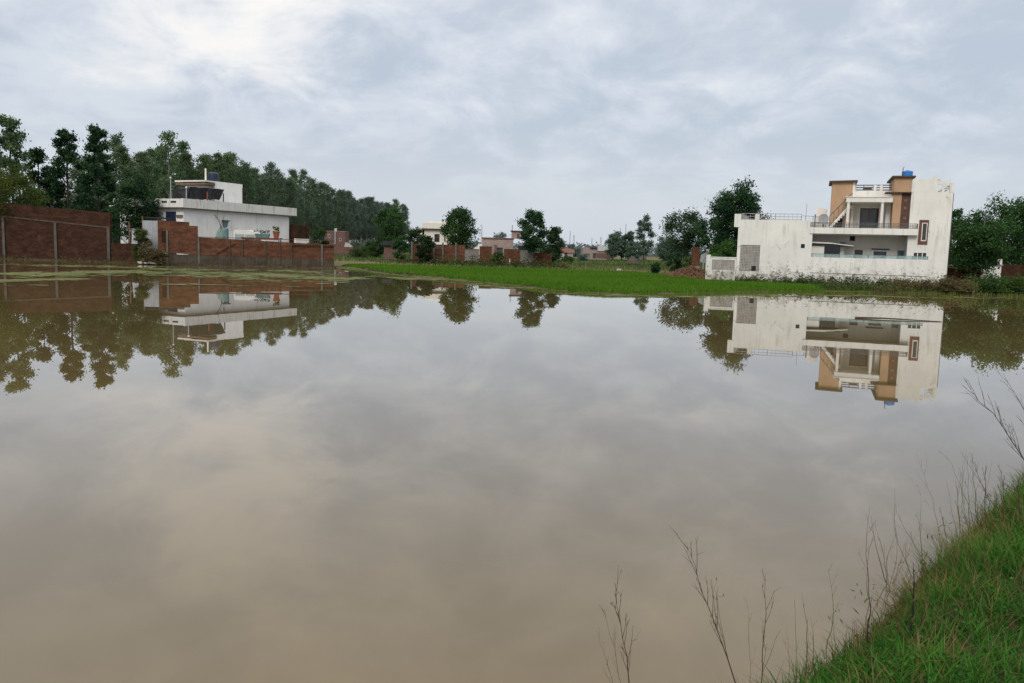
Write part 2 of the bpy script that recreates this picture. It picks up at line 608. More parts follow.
# ---------------------------------------------------------------- sky and light
SUN_EL, SUN_AZ = R(37), R(196)     # azimuth clockwise from +Y: behind the camera, a little to the left
W = bpy.data.worlds.new('World')
sc.world = W
W.use_nodes = True
t = NT(W.node_tree)
t.n.clear()
co = t.new('ShaderNodeTexCoord').outputs['Generated']
sky = t.new('ShaderNodeTexSky', sky_type='NISHITA')
sky.sun_disc = False
sky.sun_elevation = SUN_EL
sky.sun_rotation = SUN_AZ
sky.air_density = 1.2
sky.dust_density = 2.0
x, y, z = t.sep(co)
za = t.math('MAXIMUM', z, 0.0)
den = t.math('ADD', za, .36)
px = t.math('DIVIDE', x, den)
py = t.math('DIVIDE', y, den)
pv = t.comb(px, t.math('MULTIPLY', py, .95), 7.9)
n1 = t.noise(pv, 1.75, 7, .56, .35)
n2 = t.noise(pv, 4.6, 8, .6, .35)
n3 = t.noise(pv, .85, 3, .5, .2)
cl = t.math('ADD', t.math('MULTIPLY', n1, .52), t.math('MULTIPLY', n2, .48))
dark = (.465, .522, .615)
mid = (.62, .665, .735)
lite = (.95, .915, .875)
c = t.mix(t.ramp(cl, .40, .56), dark, mid)
gf = t.math('ADD', t.math('MULTIPLY', cl, .7), t.math('MULTIPLY', n3, .3))
for (bx_, by_, amp, wid) in ((205, 20, .042, .985), (300, 55, .022, .992), (910, 65, .028, .990), (1005, 20, .03, .992), (500, 95, .02, .994), (660, 95, .02, .995), (780, -110, .04, .97), (380, -190, .04, .96)):
    dd = (ROT @ Vector(((bx_ - 512) / F_PX, -(by_ - 341.5) / F_PX, -1.0))).normalized()
    vm = t.new('ShaderNodeVectorMath', operation='DOT_PRODUCT')
    t.l.new(co, vm.inputs[0])
    vm.inputs[1].default_value = dd
    gf = t.math('ADD', gf, t.ramp(vm.outputs['Value'], wid, 1.0, 0.0, amp))
gap = t.ramp(gf, .535, .67)
c = t.mix(t.math('MULTIPLY', gap, .8), c, lite)
c = t.mix(t.ramp(za, .02, .17, .9, 0.0), c, (.58, .625, .685))          # haze near the horizon
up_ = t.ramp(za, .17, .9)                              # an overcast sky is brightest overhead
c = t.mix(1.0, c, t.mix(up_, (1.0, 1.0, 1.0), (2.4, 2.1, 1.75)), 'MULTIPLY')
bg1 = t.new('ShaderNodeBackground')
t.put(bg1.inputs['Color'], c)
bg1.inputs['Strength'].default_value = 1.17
bg2 = t.new('ShaderNodeBackground')
t.l.new(sky.outputs[0], bg2.inputs['Color'])
bg2.inputs['Strength'].default_value = .08
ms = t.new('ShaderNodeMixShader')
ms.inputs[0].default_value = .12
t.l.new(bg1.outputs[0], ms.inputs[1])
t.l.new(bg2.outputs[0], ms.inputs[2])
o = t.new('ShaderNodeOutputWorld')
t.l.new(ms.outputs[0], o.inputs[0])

sd_ = bpy.data.lights.new('sun', 'SUN')
sd_.energy = 1.6
sd_.angle = R(22)
sd_.color = (1.0, .965, .91)
so = bpy.data.objects.new('sun', sd_)
C.objects.link(so)
sdir = Vector((math.sin(SUN_AZ) * math.cos(SUN_EL), math.cos(SUN_AZ) * math.cos(SUN_EL), math.sin(SUN_EL)))
so.rotation_euler = sdir.to_track_quat('Z', 'Y').to_euler()
so.location = (0, -20, 40)

# ---------------------------------------------------------------- building helpers


def window(parent, x0, x1, y, z0, z1, fmat, fw=.07, bars=1, pane='glass', depth=.12, name='window'):
    """a frame set in the wall opening whose front is the plane y, with its pane"""
    fr = MB()
    y0, y1 = y - .025, y + depth
    fr.box(x0, x0 + fw, y0, y1, z0, z1).box(x1 - fw, x1, y0, y1, z0, z1)
    fr.box(x0 + fw, x1 - fw, y0 + .002, y1, z0, z0 + fw).box(x0 + fw, x1 - fw, y0 + .002, y1, z1 - fw, z1)
    for k in range(bars):
        xm = x0 + (x1 - x0) * (k + 1) / (bars + 1)
        fr.box(xm - .025, xm + .025, y0 + .03, y1 - .01, z0 + fw, z1 - fw)
    f = fr.build(name, fmat, parent)
    MB().box(x0 + fw, x1 - fw, y + depth * .6, y + depth * .6 + .02, z0 + fw, z1 - fw).build('pane', M[pane], f)
    return f


def railing(parent, pts, z0, z1, mat, step=.14, r=.014, name='railing', rails=2):
    mb = MB()
    for (ax, ay), (bx, by) in zip(pts, pts[1:]):
        L = math.hypot(bx - ax, by - ay)
        for k in range(rails):
            zz = z0 + .05 + (z1 - z0 - .05) * k / max(1, rails - 1)
            mb.tube([(ax, ay, zz), (bx, by, zz)], r * 1.5, 5)
        n_ = max(1, int(L / step))
        for k in range(n_ + 1):
            q = k / n_
            big = k % 8 == 0
            mb.tube([(ax + (bx - ax) * q, ay + (by - ay) * q, z0), (ax + (bx - ax) * q, ay + (by - ay) * q, z1)], r * (2.0 if big else .8), 4)
    return mb.build(name, mat, parent)


# ---------------------------------------------------------------- the white two-storey house on the right
HL, HA = (26.0, 60.0, 0.0), R(-20)
hs = thing('two_storey_house', 'white two storey house with tan stair towers, balcony and weathered plaster beside the rice field', 'house', HL, HA)
# side wing
sw = MB().wall(-9.6, -4.3, -.35, 8, -.3, 4.86, [(-9.36, -7.93, 1.02, 2.97), (-5.06, -4.78, 2.82, 3.13)], .16)
sw.box(-9.92, -9.45, -.38, .3, 4.3, 5.28)
sw.box(-8.42, -8.12, -.36, 0, 4.86, 5.28)
wing = sw.build('side_wing', M['white'], hs)
lt = MB()
for k in range(14):
    xx = -9.33 + k * .1075
    lt.box(xx, xx + .055, -.33, -.25, 1.05, 2.95)
for k in range(17):
    zz = 1.06 + k * .118
    lt.box(-9.35, -7.94, -.322, -.255, zz, zz + .062)
lt.build('lattice_panel', M['lattice'], wing)
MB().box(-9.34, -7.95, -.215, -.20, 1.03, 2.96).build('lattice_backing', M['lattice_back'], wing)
MB().box(-8.48, -8.16, -.345, -.335, .86, 1.42).build('broken_opening_shade', M['dark'], wing)  # dark plate painted as the shaded hole, no real opening
MB().box(-5.05, -4.79, -.22, -.20, 2.83, 3.12).build('vent', M['dark'], wing)
railing(hs, [(-9.4, 6), (-9.4, -.2), (-5.15, -.2)], 4.86, 5.32, M['rail_grey'], .30, .014, 'roof_railing', 3)
railing(hs, [(-5.15, -.2), (-4.35, .4), (-3.3, 2.6)], 4.70, 5.2, M['rail_grey'], .3, .014, 'roof_railing', 2)
MB().tube([(-4.2, .3, 4.4), (-4.2, .3, 5.35)], .05, 6).build('railing_post', M['metal'], hs)
# ground floor wall, set back behind the yard
gf = MB().wall(-4.3, 2.1, 1.6, 8, -.3, 3.9, [(-1.68, -1.31, 3.47, 3.83), (-1.28, -.72, 1.75, 2.82), (-.1, 1.02, 1.6, 2.87), (1.62, 2.08, 1.7, 2.86), (-3.4, -2.0, .2, 3.2)], .15)
gfw = gf.build('ground_floor_wall', M['cream'], hs)
MB().box(-1.67, -1.32, 1.73, 1.745, 3.48, 3.82).build('vent', M['dark'], gfw)
window(gfw, -1.28, -.72, 1.6, 1.75, 2.82, M['frame_brown'], .07, 0)
window(gfw, -.1, 1.02, 1.6, 1.6, 2.87, M['white_clean'], .12, 0)
MB().box(-.14, 1.06, 1.45, 1.597, 2.875, 2.95).build('window_hood', M['slab_brown'], gfw)
window(gfw, 1.62, 2.08, 1.6, 1.7, 2.86, M['teal'], .09, 0)
# entrance with its thin canopy
MB().box(-3.38, -2.02, 1.72, 1.735, .22, 3.18).build('entrance_door', M['glass'], gfw)
MB().box(-4.3, -3.42, .55, .75, 1.9, 3.02).build('yard_screen', M['white_clean'], hs)
MB().hexa([(-4.42, .2, 3.24), (-2.9, .2, 3.20), (-2.9, 1.59, 3.20), (-4.42, 1.59, 3.24), (-4.42, .2, 3.33), (-2.9, .2, 3.29), (-2.9, 1.59, 3.29), (-4.42, 1.59, 3.33)]).hexa(
    [(-2.899, .3, 3.20), (-1.42, .5, 3.05), (-1.42, 1.59, 3.05), (-2.899, 1.59, 3.20), (-2.899, .3, 3.285), (-1.42, .5, 3.12), (-1.42, 1.59, 3.12), (-2.899, 1.59, 3.285)]).build('entrance_canopy', M['white_clean'], hs)
MB().box(-2.3, -2.0, 1.2, 1.59, .1, 3.02).build('canopy_pier', M['cream'], hs)
# balcony
MB().box(-4.5, 2.68, -.42, 2.1, 3.92, 4.36).build('balcony_slab', M['white_clean'], hs)
railing(hs, [(-4.46, -.36), (2.62, -.36), (2.62, -.02)], 4.36, 4.72, M['metal'], .11, .012, 'balcony_railing', 4)
# upper storey
up = MB().wall(-2.1, .97, 2.1, 8, 4.36, 6.56, [(-1.08, .2, 4.36, 5.92)], .14)
upw = up.build('upper_storey', M['cream'], hs)
dr = window(upw, -1.08, .2, 2.1, 4.36, 5.92, M['frame_brown'], .07, 1, 'glass', .12, 'double_door')
MB().box(-1.2, -1.085, 2.06, 2.098, 4.36, 6.02).box(.205, .3, 2.06, 2.098, 4.36, 6.02).box(-1.083, .203, 2.06, 2.098, 5.925, 6.02).build('door_surround', M['white_clean'], upw)
MB().box(-2.15, .93, -.1, 2.097, 6.24, 6.57).box(-2.2, .95, -.15, 2.095, 6.571, 6.62).build('portico_roof', M['white_clean'], hs)
MB().box(.62, .94, 1.2, 2.09, 4.362, 6.238).build('portico_pier', M['white_clean'], hs)
MB().box(-1.95, -1.55, 2.0, 2.09, 4.362, 6.238).build('tan_strip', M['tan'], hs)
for cx in (-1.98, .28):
    MB().lathe(cx, .05, [(.15, 4.36), (.15, 4.45), (.115, 4.5), (.105, 6.14), (.15, 6.19), (.15, 6.239)], 14).build('column', M['white_clean'], hs)
pr = MB().box(-1.68, 1.02, 2.15, 2.35, 6.622, 7.22)
for xx in (-1.68, -.28, .15):
    pr.box(xx, xx + .2, 2.14, 2.36, 7.221, 7.62)
pr.build('roof_parapet', M['white_clean'], hs)
railing(hs, [(-1.6, 2.25), (1.0, 2.25)], 7.22, 7.62, M['metal'], .6, .028, 'parapet_railing', 3)
MB().box(-.95, -.35, 2.9, 3.3, 7.22, 7.55).build('roof_box', M['slab_brown'], hs)
# tan stair tower
tw = MB().wall(-3.15, -1.72, 1.65, 5.0, 4.36, 7.78, [(-2.72, -2.28, 4.36, 5.22)], .15).build('stair_tower', M['tan'], hs)
MB().box(-1.718, -1.56, 1.68, 4.9, 4.36, 7.78).build('tower_edge', M['white_clean'], tw)
MB().hexa([(-3.38, 1.4, 7.782), (-1.42, 1.4, 7.80), (-1.42, 5.2, 7.80), (-3.38, 5.2, 7.782), (-3.38, 1.4, 7.88), (-1.42, 1.4, 7.93), (-1.42, 5.2, 7.93), (-3.38, 5.2, 7.88)]).build('tower_cap', M['slab_brown'], tw)
MB().box(-2.71, -2.29, 1.77, 1.79, 4.38, 5.2).build('tower_doorway', M['dark'], tw)
st = MB()
ns = 9
for k in range(ns):
    u_ = -3.12 + k * .15
    st.box(u_, u_ + .19, .75, 1.6, 4.42 + k * .175, 4.60 + k * .175)
st.hexa([(-3.2, .70, 4.42), (-3.0, .70, 4.42), (-3.0, .745, 4.42), (-3.2, .745, 4.42), (-1.95, .70, 6.05), (-1.75, .70, 6.05), (-1.75, .745, 6.05), (-1.95, .745, 6.05)])
stair = st.build('outer_stair', M['white_clean'], hs)
hr = MB().tube([(-3.2, .72, 5.25), (-1.75, .72, 6.95)], .035, 6)
for k in range(6):
    q = k / 5
    hr.tube([(-3.2 + 1.45 * q, .72, 4.5 + 1.6 * q), (-3.2 + 1.45 * q, .72, 5.25 + 1.7 * q)], .02, 5)
hr.build('handrail', M['metal'], stair)
# tan front tower with the brown door panel
t2 = MB().box(.97, 2.08, .12, 5, 6.96, 7.98).box(.97, 1.5, .12, 5, 4.36, 6.88).box(1.501, 2.08, .25, 5, 4.36, 6.88)
tw2 = t2.build('front_tower', M['tan'], hs)
MB().box(.78, 2.3, -.08, 5.1, 7.983, 8.1).build('tower_cap', M['slab_brown'], tw2)
MB().box(.42, 2.1, -.12, 1.2, 6.882, 6.957).build('tower_canopy', M['slab_brown'], tw2)
bp = MB().box(1.53, 2.06, .19, .247, 4.37, 6.87).build('brown_panel', M['brown'], tw2)
for zz in (5.05, 5.75, 6.3):
    MB().box(1.7, 1.88, .165, .188, zz, zz + .18).build('tile', M['metal'], bp)
# right block
rb = MB().wall(2.1, 4.75, 0, 7, -.3, 6.96, [(2.75, 3.37, 3.28, 5.02), (2.5, 3.42, 1.7, 2.76)], .16)
rb.box(2.1, 3.45, 0.0, .2, 6.963, 7.86)
rbk = rb.build('corner_block', M['white'], hs)
fw_ = MB()
fw_.box(2.75, 2.93, -.03, .12, 3.28, 5.02).box(3.30, 3.37, -.03, .12, 3.28, 5.02).box(2.932, 3.298, -.028, .12, 3.28, 3.52).box(2.932, 3.298, -.028, .12, 4.84, 5.02)
win = fw_.build('window', M['frame_brown'], rbk)
MB().box(2.94, 3.0, .0, .1, 3.53, 4.83).box(3.24, 3.295, .0, .1, 3.53, 4.83).box(3.002, 3.238, .0, .1, 3.53, 3.6).box(3.002, 3.238, .0, .1, 4.76, 4.83).build('sash', M['white_clean'], win)
MB().box(3.003, 3.237, .06, .08, 3.605, 4.755).build('pane', M['glass'], win)
window(rbk, 2.5, 3.42, 0, 1.7, 2.76, M['white_clean'], .06, 2)
cr = MB()
cr.box(3.453, 3.72, 0, .25, 6.963, 7.9)
cr.prism([(3.45, 7.903), (3.72, 7.903), (3.95, 7.72), (4.28, 7.70), (4.42, 7.86), (4.55, 7.92), (4.5, 7.76), (4.36, 7.52), (3.73, 7.5), (3.73, 7.86), (3.62, 8.12), (3.5, 8.16), (3.44, 8.02)][::-1], .02, .22)
cr.box(4.02, 4.18, .02, .2, 6.963, 7.52)
cr.box(4.5, 4.78, -.02, .25, 6.963, 7.6)
for zz in (7.12, 7.26, 7.40):
    cr.box(4.182, 4.498, .06, .14, zz, zz + .05)
for zz in (7.3, 7.45):
    cr.box(4.5, 4.75, .8, 6.6, zz, zz + .06)
cr.build('roof_crest', M['white_clean'], rbk)
MB().tube([(4.8, .4, .2), (4.8, .4, 6.9)], .05, 6).build('drain_pipe', M['metal'], rbk)
# cloth-like white panel and pole on the roof terrace
MB().hexa([(-4.2, 3.2, 4.36), (-3.35, 3.2, 4.36), (-3.35, 3.3, 4.36), (-4.2, 3.3, 4.36), (-4.12, 3.2, 6.02), (-3.35, 3.2, 5.86), (-3.35, 3.3, 5.86), (-4.12, 3.3, 6.02)]).build('terrace_screen', M['cream'], hs)
MB().tube([(-4.9, 3, 4.86), (-4.88, 3, 6.3)], .025, 5).build('terrace_pole', M['far_grey'], hs)
MB().hexa([(-5.0, 2.4, 4.86), (-4.6, 2.4, 4.86), (-4.6, 3.3, 4.86), (-5.0, 3.3, 4.86), (-5.0, 2.4, 4.92), (-4.6, 2.4, 4.92), (-4.6, 3.3, 4.92), (-5.0, 3.3, 4.92)]).build('pole_base', M['concrete'], hs)
MB().box(-2.35, -1.95, 1.52, 1.55, 3.24, 3.36).build('name_plate', M['teal'], hs)

# things standing on the house
tk = thing('water_tank', 'bright blue plastic tank on the brown cap of the tan front tower', 'tank', HL, HA)
MB().lathe(1.82, 1.0, [(.33, 8.102), (.36, 8.14), (.37, 8.45), (.34, 8.5)], 18).build('tank_body', M['blue'], tk)
MB().lathe(1.82, 1.0, [(.15, 8.502), (.14, 8.56)], 12).build('lid', M['blue'], tk)
MB().tube([(1.5, .8, 8.1), (1.5, .8, 8.72), (1.58, .8, 8.78)], .03, 6).build('pipe', M['wood'], tk)
ds = thing('satellite_dish', 'small grey satellite dish beside the foot of the outer stair', 'satellite dish', HL, HA)
dm = MB()
pf = [(.02, 0), (.15, .012), (.28, .045), (.38, .09)]
nn = 16
for r_, h_ in pf:
    for j in range(nn):
        w_ = 2 * math.pi * j / nn
        dm.v.append((-3.62 + r_ * math.cos(w_), .9 - h_ * .8, 5.0 + r_ * math.sin(w_) + h_ * .3))
for k in range(len(pf) - 1):
    for j in range(nn):
        dm.f.append((k * nn + j, k * nn + (j + 1) % nn, (k + 1) * nn + (j + 1) % nn, (k + 1) * nn + j))
dm.f.append(tuple(range(nn)))
dm.build('dish', M['rail_grey'], ds)
MB().tube([(-3.62, .95, 4.36), (-3.62, .93, 4.98)], .03, 6).build('mast', M['metal'], ds)

# compound walls of that house
bw = thing('boundary_wall', 'long low whitewashed yard wall with teal glass strip, moss stained, in front of the house', 'wall', HL, HA)
MB().box(-4.3, -.02, -.36, -.14, -.3, 2.2).box(-.018, 3.5, -.365, -.14, -.3, 2.22).build('wall', M['white'], bw)
MB().box(-4.29, 3.48, -.28, -.26, 2.215, 2.44).build('glass_strip', M['teal_glass'], bw)
gp = MB()
for k in range(9):
    gp.box(-4.28 + k * .96, -4.24 + k * .96, -.30, -.255, 2.2, 2.47)
gp.box(-4.29, 3.48, -.29, -.25, 2.442, 2.462)
gp.build('strip_frame', M['teal'], bw)
MB().box(-4.3, 3.5, -.372, -.352, 1.02, 1.06).build('ledge', M['concrete'], bw)
bw2 = thing('boundary_wall', 'short white garden wall with a grey lattice panel, left of the house', 'wall', HL, HA)
b2 = MB().wall(-11.55, -9.62, -.3, -.06, -.3, 1.95, [(-11.42, -9.72, 1.02, 1.80)], .1)
b2.box(-11.86, -11.553, -.34, 0, -.3, 2.16).box(-11.5, -9.62, -.34, -.02, 1.953, 2.02)
b2.build('wall', M['white'], bw2)
lt = MB()
for k in range(17):
    xx = -11.40 + k * .1
    lt.box(xx, xx + .05, -.27, -.215, 1.03, 1.79)
for k in range(7):
    lt.box(-11.41, -9.73, -.262, -.22, 1.04 + k * .112, 1.10 + k * .112)
lt.build('lattice_panel', M['lattice'], bw2)

# ---------------------------------------------------------------- the flat-roofed house on the left
LL, LA = (-31.9, 80.0, 0.0), math.atan2(.912, .41)
lh = thing('flat_roofed_house', 'white single storey house with flat weathered parapet behind the brick wall', 'house', LL, LA)
body = MB().wall(.45, 16.0, .45, 9, -.2, 5.18).build('wall', M['white_lh'], lh)
MB().box(6.85, 6.95, .40, .448, .2, 5.1).build('corner_strip', M['white_lh'], body)
par = MB().box(0, 16.8, 0, .22, 5.2, 6.15).box(0, .22, .221, 9.4, 5.2, 6.12).box(16.58, 16.8, .221, 9.4, 5.2, 6.13).box(.221, 16.579, 9.18, 9.4, 5.2, 6.12).box(.221, 16.579, .221, 9.179, 5.19, 5.4)
pp = par.build('roof_parapet', M['parapet_lh'], lh)
MB().box(-.03, 16.83, -.04, -.002, 5.2, 5.28).box(-.04, -.002, 0, 9.4, 5.2, 5.3).build('drip_edge', M['slab_brown'], pp)
for q_ in (.9, 2.1):
    MB().box(-.02, -.002, q_, q_ + .7, 5.72, 5.9).build('parapet_slot', M['dark'], pp)
MB().box(-.5, .0, 3.4, 9.4, 5.32, 5.42).build('porch_slab', M['white_clean'], lh)
# short face: recessed porch door, window, post
MB().box(.40, .448, 1.4, 2.7, .6, 4.9).build('porch_door', M['tank'], lh)
fr = MB().box(.38, .448, .55, 1.25, 3.2, 3.9).build('window', M['white_clean'], lh)
MB().box(.36, .378, .62, 1.18, 3.27, 3.83).build('pane', M['glass'], fr)
MB().box(.30, .448, .5, 1.3, 4.35, 4.6).build('porch_shelf', M['wood'], lh)
# stair room
sr = MB().box(6.7, 10.75, 2.5, 6.5, 5.4, 8.36).box(10.751, 10.92, 2.6, 6.5, 7.95, 8.36).build('stair_room', M['white_lh'], lh)
MB().box(5.3, 6.697, 2.45, 6.6, 8.2, 8.355).build('stair_room_roof', M['white_clean'], sr)
MB().box(5.32, 6.69, 2.4, 6.5, 7.9, 8.1).build('canopy_soffit', M['wood'], sr)
for zz in (6.5, 6.9, 7.3):
    MB().box(10.752, 11.02, 2.6, 3.0, zz, zz + .3).build('vent_block', M['brick_dark'], sr)
MB().tube([(7.0, 4, 8.36), (7.0, 4, 9.72)], .09, 7).build('vent_pipe', M['white_clean'], sr)
tk2 = thing('water_tank', 'dark navy plastic water tank on the roof of the stair room', 'tank', LL, LA)
MB().lathe(8.1, 4.0, [(.55, 8.362), (.58, 8.4), (.58, 8.7), (.56, 8.72), (.58, 8.74), (.58, 9.05), (.56, 9.07), (.57, 9.1), (.55, 9.28), (.34, 9.4)], 20).build('tank_body', M['tank'], tk2)
MB().lathe(8.1, 4.0, [(.22, 9.402), (.2, 9.47)], 12).build('lid', M['tank'], tk2)
tp = thing('tarpaulin_shelter', 'black tarpaulin shelter stretched over posts on the flat roof', 'shelter', LL, LA)
tv = MB()
pts = []
N1, N2 = 14, 5
for i in range(N1 + 1):
    q = i / N1
    x_top, x_bot = 2.25 + 4.7 * q, 1.85 + 4.35 * q
    zt = 7.42 + .10 * q + .02 * math.sin(q * 19)
    zb = 6.12 + .30 * q + .06 * math.sin(q * 23)
    for j in range(N2 + 1):
        r_ = j / N2
        tv.v.append((x_bot + (x_top - x_bot) * r_, 1.3 + .12 * math.sin(q * 17 + r_ * 3) + .25 * (1 - r_), zb + (zt - zb) * r_))
    tv.v.append((x_top + .1, 3.6, zt - .1))
S = N2 + 2
for i in range(N1):
    for j in range(N2 + 1):
        tv.f.append((i * S + j, (i + 1) * S + j, (i + 1) * S + j + 1, i * S + j + 1))
tv.build('tarpaulin', M['tarp'], tp)
MB().hexa([(1.84, 1.5, 6.2), (1.90, 1.5, 6.2), (2.2, 3.6, 5.4), (2.1, 3.6, 5.4), (2.2, 1.35, 7.25), (2.27, 1.35, 7.28), (2.3, 3.6, 7.2), (2.2, 3.6, 7.2)]).build('side_flap', M['tarp'], tp)
for xx, mt in ((4.35, 'terracotta'), (2.2, 'tarp'), (6.6, 'tarp')):
    MB().tube([(xx, 1.22, 5.4), (xx, 1.22, 7.1)], .06, 6).build('post', M[mt], tp)
for xx, yy, hh in ((.6, 2.2, 8.1), (1.2, .8, 7.2)):
    pg = thing('roof_pole', 'thin white pole standing at the left corner of the flat roof' if hh > 8 else 'short pale pole on the flat roof, left of the tarpaulin', 'pole', LL, LA)
    MB().tube([(xx, yy, 5.4), (xx, yy, hh)], .04, 5).build('pole', M['far_grey'], pg)
    MB().lathe(xx, yy, [(.06, hh - .02), (.1, hh + .05), (.05, hh + .16)], 8).build('cap', M['white_clean'], pg)

# ---------------------------------------------------------------- brick walls on the left
WL, WA = (-30.95, 72.0, 0.0), math.atan2(4.5, 14.3)
wl = thing('brick_wall', 'red brick compound wall with stepped left end and grey plinth at the water edge', 'wall', WL, WA)
MB().box(0, 2.55, 0, .24, .93, 3.72).box(2.551, 3.25, 0, .24, .93, 3.42).build('tall_section', M['brick'], wl)
lo = MB()
lo.hexa([(3.251, 0, .9), (15, 0, .72), (15, .24, .72), (3.251, .24, .9), (3.251, 0, 2.45), (15, 0, 2.1), (15, .24, 2.1), (3.251, .24, 2.45)])
lo.box(14.76, 15, .241, 5, .0, 2.1)
lo.build('low_section', M['brick'], wl)
MB().hexa([(.0, -.05, -.4), (15.02, -.05, -.4), (15.02, .28, -.4), (.0, .28, -.4), (.0, -.05, .925), (15.02, -.05, .715), (15.02, .28, .715), (.0, .28, .925)]).build('plinth', M['plinth'], wl)
MB().box(3.2, 15.04, -.03, .27, 2.452, 2.5).build('coping', M['brick'], wl).location = (0, 0, 0)
wl.children[-1].data.vertices.foreach_set('co', np.array([(x, y, z - .0298 * (x - 3.2)) for x, y, z in [tuple(v.co) for v in wl.children[-1].data.vertices]], np.float32).ravel())
for uu, zt in ((.75, 3.0), (3.3, 2.46), (5.9, 2.36), (6.95, 2.33), (9.0, 2.27), (10.2, 2.23), (11.2, 2.2), (13.9, 2.13)):
    wdt = .075 if uu in (.75, 3.3, 13.9) else .045
    MB().box(uu - wdt, uu + wdt, -.10, -.052, -.4, zt - .03).build('post', M['concrete'] if wdt > .05 else M['plinth'], wl)
MB().box(.3, .66, -.02, -.001, 1.9, 2.9).build('recess_shade_panel', M['brick_dark'], wl)  # flat darker panel; the shade of a recess is put into its colour
MB().box(11.25, 14.9, -.045, -.002, 1.85, 2.04).build('brick_band', M['brick_dark'], wl)
bx = MB().hexa([(4.7, -.03, 1.0), (5.0, -.03, 1.0), (5.0, -.002, 1.0), (4.7, -.002, 1.0), (6.2, -.03, 1.95), (6.5, -.03, 1.95), (6.5, -.002, 1.95), (6.2, -.002, 1.95)])
bx.build('leaning_plank', M['brick_dark'], wl)

TL, TA = (-36.35, 74.6, 0.0), math.atan2(-1.5, 10.85)
tl = thing('brick_wall', 'tall dark brick wall with sloping top and grey concrete posts at the far left', 'wall', TL, TA)
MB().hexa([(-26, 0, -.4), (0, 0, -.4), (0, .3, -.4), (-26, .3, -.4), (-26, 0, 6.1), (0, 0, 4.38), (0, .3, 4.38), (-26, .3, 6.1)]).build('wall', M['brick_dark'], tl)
MB().hexa([(-26, -.05, 4.92), (-.02, -.05, 3.02), (-.02, -.002, 3.02), (-26, -.002, 4.92), (-26, -.05, 5.04), (-.02, -.05, 3.16), (-.02, -.002, 3.16), (-26, -.002, 5.04)]).build('band', M['plinth'], tl)
for k in range(5):
    uu = -.12 - k * 5.2
    MB().box(uu - .13, uu + .13, -.12, -.053, -.4, 3.0 - .07 * (uu) * 1.03).build('post', M['post_dark'], tl)
MB().box(-26, 0, -.07, -.003, -.4, .12).build('plinth', M['plinth'], tl)
ml = thing('brick_wall', 'low brick wall stub between the tall dark wall and the grey sheet gate', 'wall', (-36.3, 74.55, 0), math.atan2(-1.4, 5.3))
MB().box(0.02, 5.4, 0, .24, .1, 1.72).build('wall', M['brick_dark'], ml)
MB().box(0.02, 5.4, -.04, .26, -.4, .098).build('plinth', M['plinth'], ml)
gt = thing('sheet_gate', 'pale grey galvanised sheet gate left of the stepped brick wall', 'gate', (-32.65, 72.9, 0), R(-7))
sg = MB()
for k in range(14):
    x0 = k * .108
    sg.quad((x0, (k % 2) * .03, .9), (x0 + .108, ((k + 1) % 2) * .03, .9), (x0 + .108, ((k + 1) % 2) * .03, 3.78), (x0, (k % 2) * .03, 3.78))
sg.box(0, 1.5, .04, .08, 3.7, 3.78).box(0, 1.5, .04, .08, .9, .98)
sg.build('sheet', M['sheet'], gt)
MB().box(-.06, 0, .0, .1, -.2, 4.15).box(1.52, 1.58, .0, .1, -.2, 3.8).build('gate_post', M['wood'], gt)
MB().box(-.1, 1.5, .6, 2.2, 4.0, 4.1).build('awning', M['tarp'], gt)
g2 = thing('leaning_sheet', 'small pale sheet panel leaning behind the green shrub by the gate', 'panel', (-33.9, 73.4, 0), R(-5))
MB().hexa([(0, 0, 1.72), (.55, 0, 1.72), (.55, .04, 1.72), (0, .04, 1.72), (-.05, .25, 3.05), (.6, .25, 3.05), (.6, .29, 3.05), (-.05, .29, 3.05)]).build('sheet', M['sheet'], g2)
lp = thing('wooden_pole', 'thin wooden pole rising behind the low brick stub', 'pole', (-34.9, 75.2, 0))
MB().tube([(0, 0, 0), (.03, 0, 1.9), (-.02, 0, 3.7)], [.07, .06, .05], 6).build('pole', M['wood'], lp)
cn = thing('rolled_sheet', 'rolled white plastic sheet on dark crates behind the low brick stub', 'plastic sheet', (-35.3, 75.4, 0))
MB().tube([(-.2, -.3, 2.3), (.1, -.28, 1.85), (.35, -.3, 1.78)], [.10, .12, .08], 8).build('roll', M['sheet'], cn)
MB().box(.2, 1.7, 0, .8, .1, 2.15).box(.9, 1.9, -.1, .5, 2.152, 2.4).build('crate', M['tarp'], cn)

# yard of the left house: raised earth, parked van, bench of pots
ye = MB()
ye.hexa([(-27.5, 74.2, .05), (-17.2, 77.4, .05), (-24.6, 96, .05), (-31.4, 79.8, .05), (-27.5, 74.2, .9), (-17.2, 77.4, .9), (-24.6, 96, .9), (-31.4, 79.8, .9)])
yy = ye.build('yard_ground', M['plinth'])
tagp(yy, kind='structure')
vn = thing('parked_van', 'white van with teal tinted windows, its roof showing above the brick wall', 'van', (-24.7, 77.6, .9), R(4))
vb = MB().prism([(-1.35, .3), (1.5, .3), (1.55, .95), (1.35, 1.15), (.85, 2.02), (.55, 2.2), (.0, 2.36), (-1.2, 2.34), (-1.36, 2.2)], -.8, .8)
vb.build('body', M['white_clean'], vn)
MB().prism([(-1.2, 1.3), (-.35, 1.3), (-.35, 1.95), (-1.2, 1.95)], -.815, -.803).prism([(-.25, 1.3), (.55, 1.3), (.55, 1.95), (-.25, 1.95)], -.815, -.803).prism([(.65, 1.3), (1.18, 1.3), (.82, 1.92), (.65, 1.95)], -.815, -.803).build('window', M['teal_glass'], vn)
for xx in (-.85, .95):
    for s_ in (-.78, .78):
        w_ = MB().tube([(xx, s_ - .09, .3), (xx, s_ + .09, .3)], .3, 16)
        w_.build('wheel', M['tyre'], vn)
